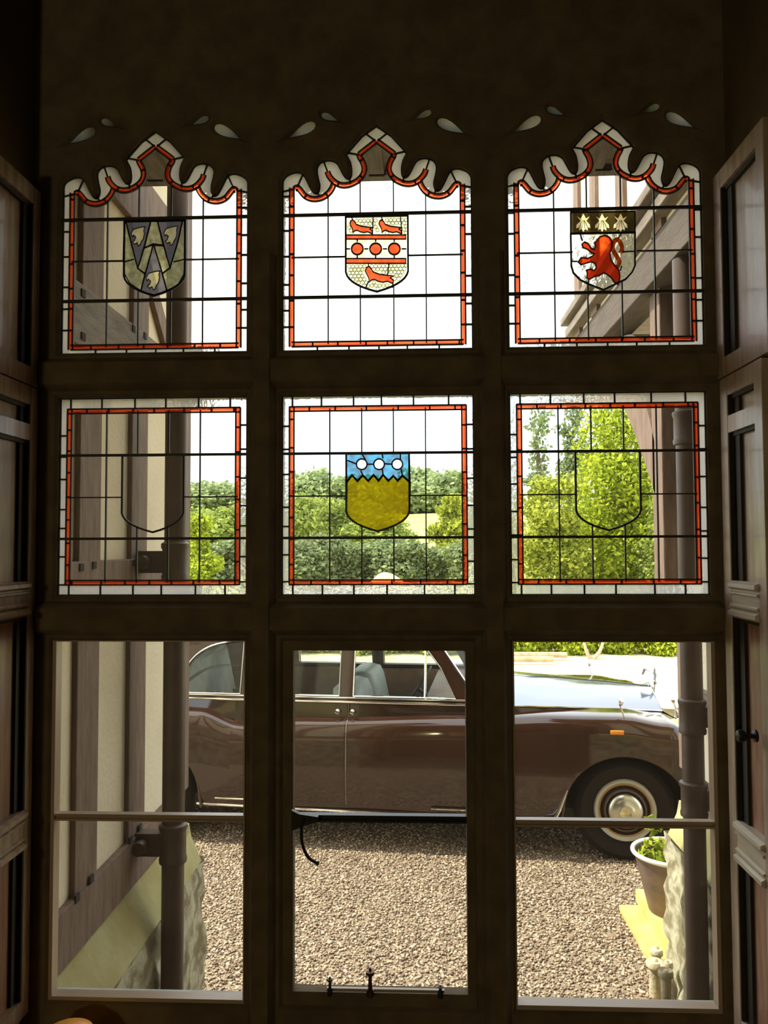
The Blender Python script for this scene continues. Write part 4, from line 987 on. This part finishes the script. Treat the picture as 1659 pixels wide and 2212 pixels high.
# greenhouse sides with openings
T0, LEAN = .132, .26
def gm(far):
    def f(s, y, h):
        t = T0+LEAN*max(0, h-1.055)+.10*max(0, h-1.45)+y
        if h > 1.05: pass
        return (s, CW-t if far else t, h)
    return f
ZR = 1.60
def sp(px, py, t=.17): return cp(px, py, t)
sA0, zA0 = sp(1012, 1496); sA1 = sp(957, 1405)
k_ = (sA1[0]-sA0)/(sA1[1]-zA0)
AS = lambda z: sA0+k_*(z-zA0)          # leading edge of the windscreen pillar at height z
belt = 1.052
outer = [(-3.75, belt), (-3.70, 1.2), (-3.52, 1.42), (-3.2, 1.56), (-2.9, ZR), (AS(ZR)-.05, ZR), (AS(1.5), 1.5), (AS(1.3), 1.3), (sA0+.05, belt)]
wtop, wbot = 1.50, 1.085
sB0, sB1 = sp(734, 1450)[0], sp(765, 1450)[0]
sC0, sC1 = sp(522, 1450)[0], sp(536, 1450)[0]
win_f = [(sB1, wbot), (sB1, wtop), (AS(wtop)-.14, wtop), (AS(1.3)-.10, 1.3), (sp(985, 1497)[0], wbot)]
win_r = [(sC1, wbot), (sC1, wtop), (sB0, wtop), (sB0, wbot)]
q1 = [tuple(q) for q in catmull([sp(*p) for p in ((400, 1446), (410, 1428), (428, 1410), (455, 1396), (490, 1388), (515, 1386))], 5)]
win_q = [(sp(392, 1490)[0], wbot), (sp(394, 1466)[0], q1[0][1]-.05)]+q1+[(sC0, q1[-1][1]), (sC0, wbot)]
door_tags = {}
for far in (0, 1):
    plate('cabin_side', [outer, win_f, win_r, win_q], 0, .045, 'paint', car, mapf=gm(far), local=True)
    for nm, wp in (('front_window', win_f), ('rear_window', win_r), ('quarter_window', win_q)):
        f = MB(); pts = [gm(far)(a, -.004, b_) for a, b_ in wp]; f.tube(pts+[pts[0]], .006, 6)
        g = MB().add([gm(far)(a, .02, b_) for a, b_ in wp], [tuple(range(len(wp)))]).build(nm, 'carglass', car, local=True)
        f.build('window_trim', 'hub', g, local=True, smooth=True)
    sq = sp(918, 1450)[0]; MB().tube([gm(far)(sq, .01, wbot), gm(far)(sq, .01, wtop)], .009, 8).build('quarterlight_bar', 'chrome', car, local=True, smooth=True)
    # chrome belt and waist mouldings
    ms_ = MB(); tt = lambda t: CW-t if far else t
    ms_.tube([(-4.2, tt(.16), lerp(ZB, -4.2)), (-3.6, tt(.155), 1.045), (-2.8, tt(.105), 1.050), (-1.3, tt(.103), 1.050), (-1.05, tt(.11), 1.046)], .0085, 8)
    ms_.tube([(-3.6, tt(.12), 1.078), (-2.8, tt(.118), 1.078), (-1.05, tt(.118), 1.078)], .006, 8); ms_.build('belt_moulding', 'chrome', car, local=True, smooth=True)
    sm = MB(); sm.tube([(-3.10, tt(.030), .292), (-2.0, tt(.012), .286), (-.60, tt(.02), .278)], .011, 8); sm.tube([(-2.95, tt(.004), .345), (-2.62, tt(.002), .345)], .007, 6); sm.tube([(-1.35, tt(.002), .335), (-.9, tt(.002), .335)], .008, 6)
    sm.build('sill_moulding', 'chrome', car, local=True, smooth=True)
# doors: shut lines, handles and locks on the near side
for nm, s0, s1, hs in (('rear_door', cp(495, 1600)[0], cp(745, 1600)[0], cp(730, 1535, .10)[0]), ('front_door', cp(745, 1600)[0]+.012, -1.02, cp(762, 1537, .10)[0])):
    rows = []
    n = 14
    for i in range(n+1):
        s = s0+.006+(s1-s0-.012)*i/n; zt, zb, to = lerp(ZTOP, s), .295, 0
        rows.append([(s, t-.004, zb+(zt-zb)*f) for f, t in FR[1:]]+[(s, .091, zt+.009), (s, lerp(LEDGE, s)-.004, zt+.013), (s, lerp(LEDGE, s)-.002, zt+.04), (s, lerp(LEDGE, s)+.003, 1.035)])
    d = MB().grid(rows).build(nm, 'paint', car, local=True, smooth=True, angle=55)
    hm = MB(); hm.lathe([(.013, 0), (.015, -.006), (.007, -.012), (.007, -.03)], (hs, .10, .985), axis='y', n=12); hm.tube([(hs-.010, .068, .985), (hs+.012, .066, .97)], [.012, .009], 8); hm.build('door_handle', 'chrome', d, local=True, smooth=True)
gap = MB(); s = cp(745, 1600)[0]+.006
gap.grid([[(s+e, t-.0055, .30+(lerp(ZTOP, s)-.30)*f) for f, t in FR[1:]] for e in (-.003, .003)]); gap.box((s-.003, .108, .95), (s+.003, .114, 1.04)); gap.build('door_gap', 'timber_g', car, local=True)  # pale strip on the shut line; highlight of the door edges painted in
# roof
rows = []
for s, z, t in ((AS(ZR)-.03, ZR-.005, .29), (AS(ZR)-.25, ZR+.03, .28), (-1.9, ZR+.06, .275), (-2.5, ZR+.05, .275), (-3.0, ZR-.0, .28), (-3.4, 1.49, .30), (-3.62, 1.32, .28), (-3.76, 1.06, .16)):
    rows.append([(s, t+(CW-2*t)*i/12, z+.10*math.sin(math.pi*i/12)**.8*(1 if z > 1.3 else .1)) for i in range(13)])
MB().grid(rows).build('roof', 'paint', car, smooth=True, local=True)
# windscreen with its frame
a0, a1 = (AS(1.07)+.03, .16, 1.07), (AS(ZR)-.03, .29, ZR)
fwn = 8; low = []; hi = []
for i in range(fwn+1):
    u = i/fwn; bow = .12*math.sin(math.pi*u)
    low.append((a0[0]+bow, a0[1]+(CW-2*a0[1])*u, a0[2]+.03*math.sin(math.pi*u))); hi.append((a1[0]+bow*.6, a1[1]+(CW-2*a1[1])*u, a1[2]+.06*math.sin(math.pi*u)))
wsn = MB().grid([low, hi]).build('windscreen', 'carglass', car, local=True, smooth=True)
wf = MB(); wf.tube(low, .012, 6); wf.tube(hi, .012, 6); wf.tube([low[0], hi[0]], .016, 8); wf.tube([low[-1], hi[-1]], .016, 8); wf.build('windscreen_trim', 'chrome', wsn, local=True, smooth=True)
sc_ = MB(); sc_.grid([[(s, t, z+.05*math.sin(math.pi*(t/CW))) for t in [.13+(CW-.26)*i/10 for i in range(11)]] for s, z in ((-1.02, 1.07), (-1.13, 1.055))]); sc_.build('scuttle', 'paint', car, local=True, smooth=True)
# interior
def cushion(s0, s1, t0, t1, z0, z1, nm, mat='leather', lean=0, bev=.07):
    m = MB().box((s0, t0, z0), (s1, t1, z1)); m.v = [(x+lean*(z-z0), y, z) for x, y, z in m.v]
    return m.build(nm, mat, car, local=True, smooth=True, bevel=bev, angle=60)
for t0, t1 in ((.27, .95), (1.01, 1.69)):
    cushion(-2.03, -1.80, t0, t1, .55, 1.12, 'seat_back', lean=-.22, bev=.09); cushion(-2.0, -1.45, t0, t1, .52, .72, 'seat_cushion', bev=.05)
cushion(-3.50, -3.28, .28, 1.68, .60, 1.30, 'seat_back', lean=-.22); cushion(-3.3, -2.7, .28, 1.68, .50, .75, 'seat_cushion', bev=.05)
MB().box((-1.42, .16, .75), (-1.15, CW-.16, 1.05)).build('dashboard', 'trimw', car, local=True, bevel=.03, smooth=True)
for t in (.20, CW-.20): MB().box((-3.3, t-.012, .40), (-1.2, t+.012, 1.045)).build('door_trim', 'trimw', car, local=True)
MB().box((-3.7, .15, .34), (-1.1, CW-.15, .40)).build('cabin_floor', 'well', car, local=True)
swc = Vector((-1.50, .55, 1.08)); nrm = Vector((-.85, 0, .55)).normalized(); u_ = Vector((0, 1, 0)); v_ = nrm.cross(u_)
sw_ = MB(); sw_.tube([swc+(u_*math.cos(a)+v_*math.sin(a))*.20 for a in [2*math.pi*i/28 for i in range(29)]], .010, 8)
for a in (0, math.pi*.66, math.pi*1.33): sw_.tube([swc, swc+(u_*math.cos(a)+v_*math.sin(a))*.20], .007, 6)
sw_.tube([swc, swc-nrm*.28], .018, 8); sw_.build('steering_wheel', 'iron', car, local=True, smooth=True)
# wing mirrors, indicator
sm0 = cp(1343, 1545, .07)[0]
for t in (.075, CW-.075):
    m = MB(); d = 1 if t < 1 else -1
    m.tube([(sm0+.02, t, .99), (sm0-.005, t, 1.06), (sm0-.012, t, 1.10)], .006, 8)
    m.lathe([(.0, -.012), (.022, -.01), (.027, 0), (.022, .012), (.0, .03)], (sm0-.008, t, 1.105), axis='x', n=14, sy=1.3); m.build('wing_mirror', 'chrome', car, local=True, smooth=True)
si, zi_ = cp(1333, 1582, 0); MB().box((si-.045, -.018, zi_-.014), (si+.045, .006, zi_+.014)).build('indicator_lamp', 'amber', car, local=True, bevel=.006, smooth=True)

# ================================================================== RIGHT-HAND POTS AND STEP
ys0 = atZ(1370, 1967, 0).y; xs0 = atZ(1337, 1967, 0).x
s1_ = MB().box((xs0, 4.12, -.02), (xs0+1.2, ys0+.0, .035)).build('stone_step', 'yellow_stone', bevel=.006); tag(s1_, 'lower yellow sandstone step lying on the gravel', 'step', 'yellow stone steps by the right wing')
x2 = atZ(1375, 1957, .05).x+.02
s2_ = MB().box((x2, 4.12, .035), (x2+1.05, ys0+.05, .11)).build('stone_step', 'yellow_stone', bevel=.006); tag(s2_, 'upper yellow sandstone step carrying the zinc bucket', 'step', 'yellow stone steps by the right wing')
yb = 4.66; bx = atY(1447, 1834, yb).x; zt_ = atY(1447, 1836, yb).z; rb = .205
pb = empty('bucket_planter', (bx, yb, .11), 'tall zinc bucket planter with a pale rim standing on the stone step', 'planter')
MB().lathe([(rb*.58, .11), (rb*.60, .115), (rb*.97, zt_-.02), (rb*.93, zt_-.02), (rb*.86, zt_-.09), (0, zt_-.09)], (bx, yb, 0), n=36).build('bucket', 'zinc', pb, smooth=True)
MB().tube([(bx+rb*math.cos(a), yb+rb*math.sin(a), zt_-.012) for a in [2*math.pi*i/40 for i in range(41)]], .013, 10).build('rim', 'zinc_rim', pb, smooth=True)
MB().lathe([(rb*.86, zt_-.10), (rb*.86, zt_-.085), (0, zt_-.08)], (bx, yb, 0), n=24).build('soil', 'soil', pb)
fo = leafcloud([(-.05, .02, zt_-.11-.02, .12, .12, .06), (-.06, .13, zt_-.02, .05, .04, .08)], 170, .026, 81, 'leaf_b', pb, 'foliage')
def stone_pot(px, py, Y, r, h, label):
    q = atY(px, py, Y); x, z1 = q.x, q.z; z0 = z1-h
    root = empty('stone_pot', (x, Y, 0), label, 'pot', 'weathered stone pots against the right plinth')
    MB().lathe([(r*.78, 0), (r*.82, .02), (r*.72, max(.05, z0*.5)), (r*.80, z0)], (x, Y, 0), n=22).build('pot_body', 'pot', root, smooth=True)
    MB().lathe([(r*.85, z0), (r*1.12, z0+.008), (r*1.15, z0+.022), (r*.95, z0+.035), (r*.5, z1-.012), (r*.25, z1)], (x, Y, 0), n=22).build('pot_lid', 'pot', root, smooth=True)
stone_pot(1414, 2070, 3.98, .036, .045, 'domed stone pot standing furthest left beside the step')
stone_pot(1418, 2043, 4.12, .028, .05, 'small domed stone pot at the back, below the zinc bucket')
stone_pot(1440, 2074, 3.90, .026, .04, 'small domed stone pot between the drainpipe and the leftmost pot')
stone_pot(1438, 2095, 3.76, .030, .035, 'domed stone pot nearest the right drainpipe')
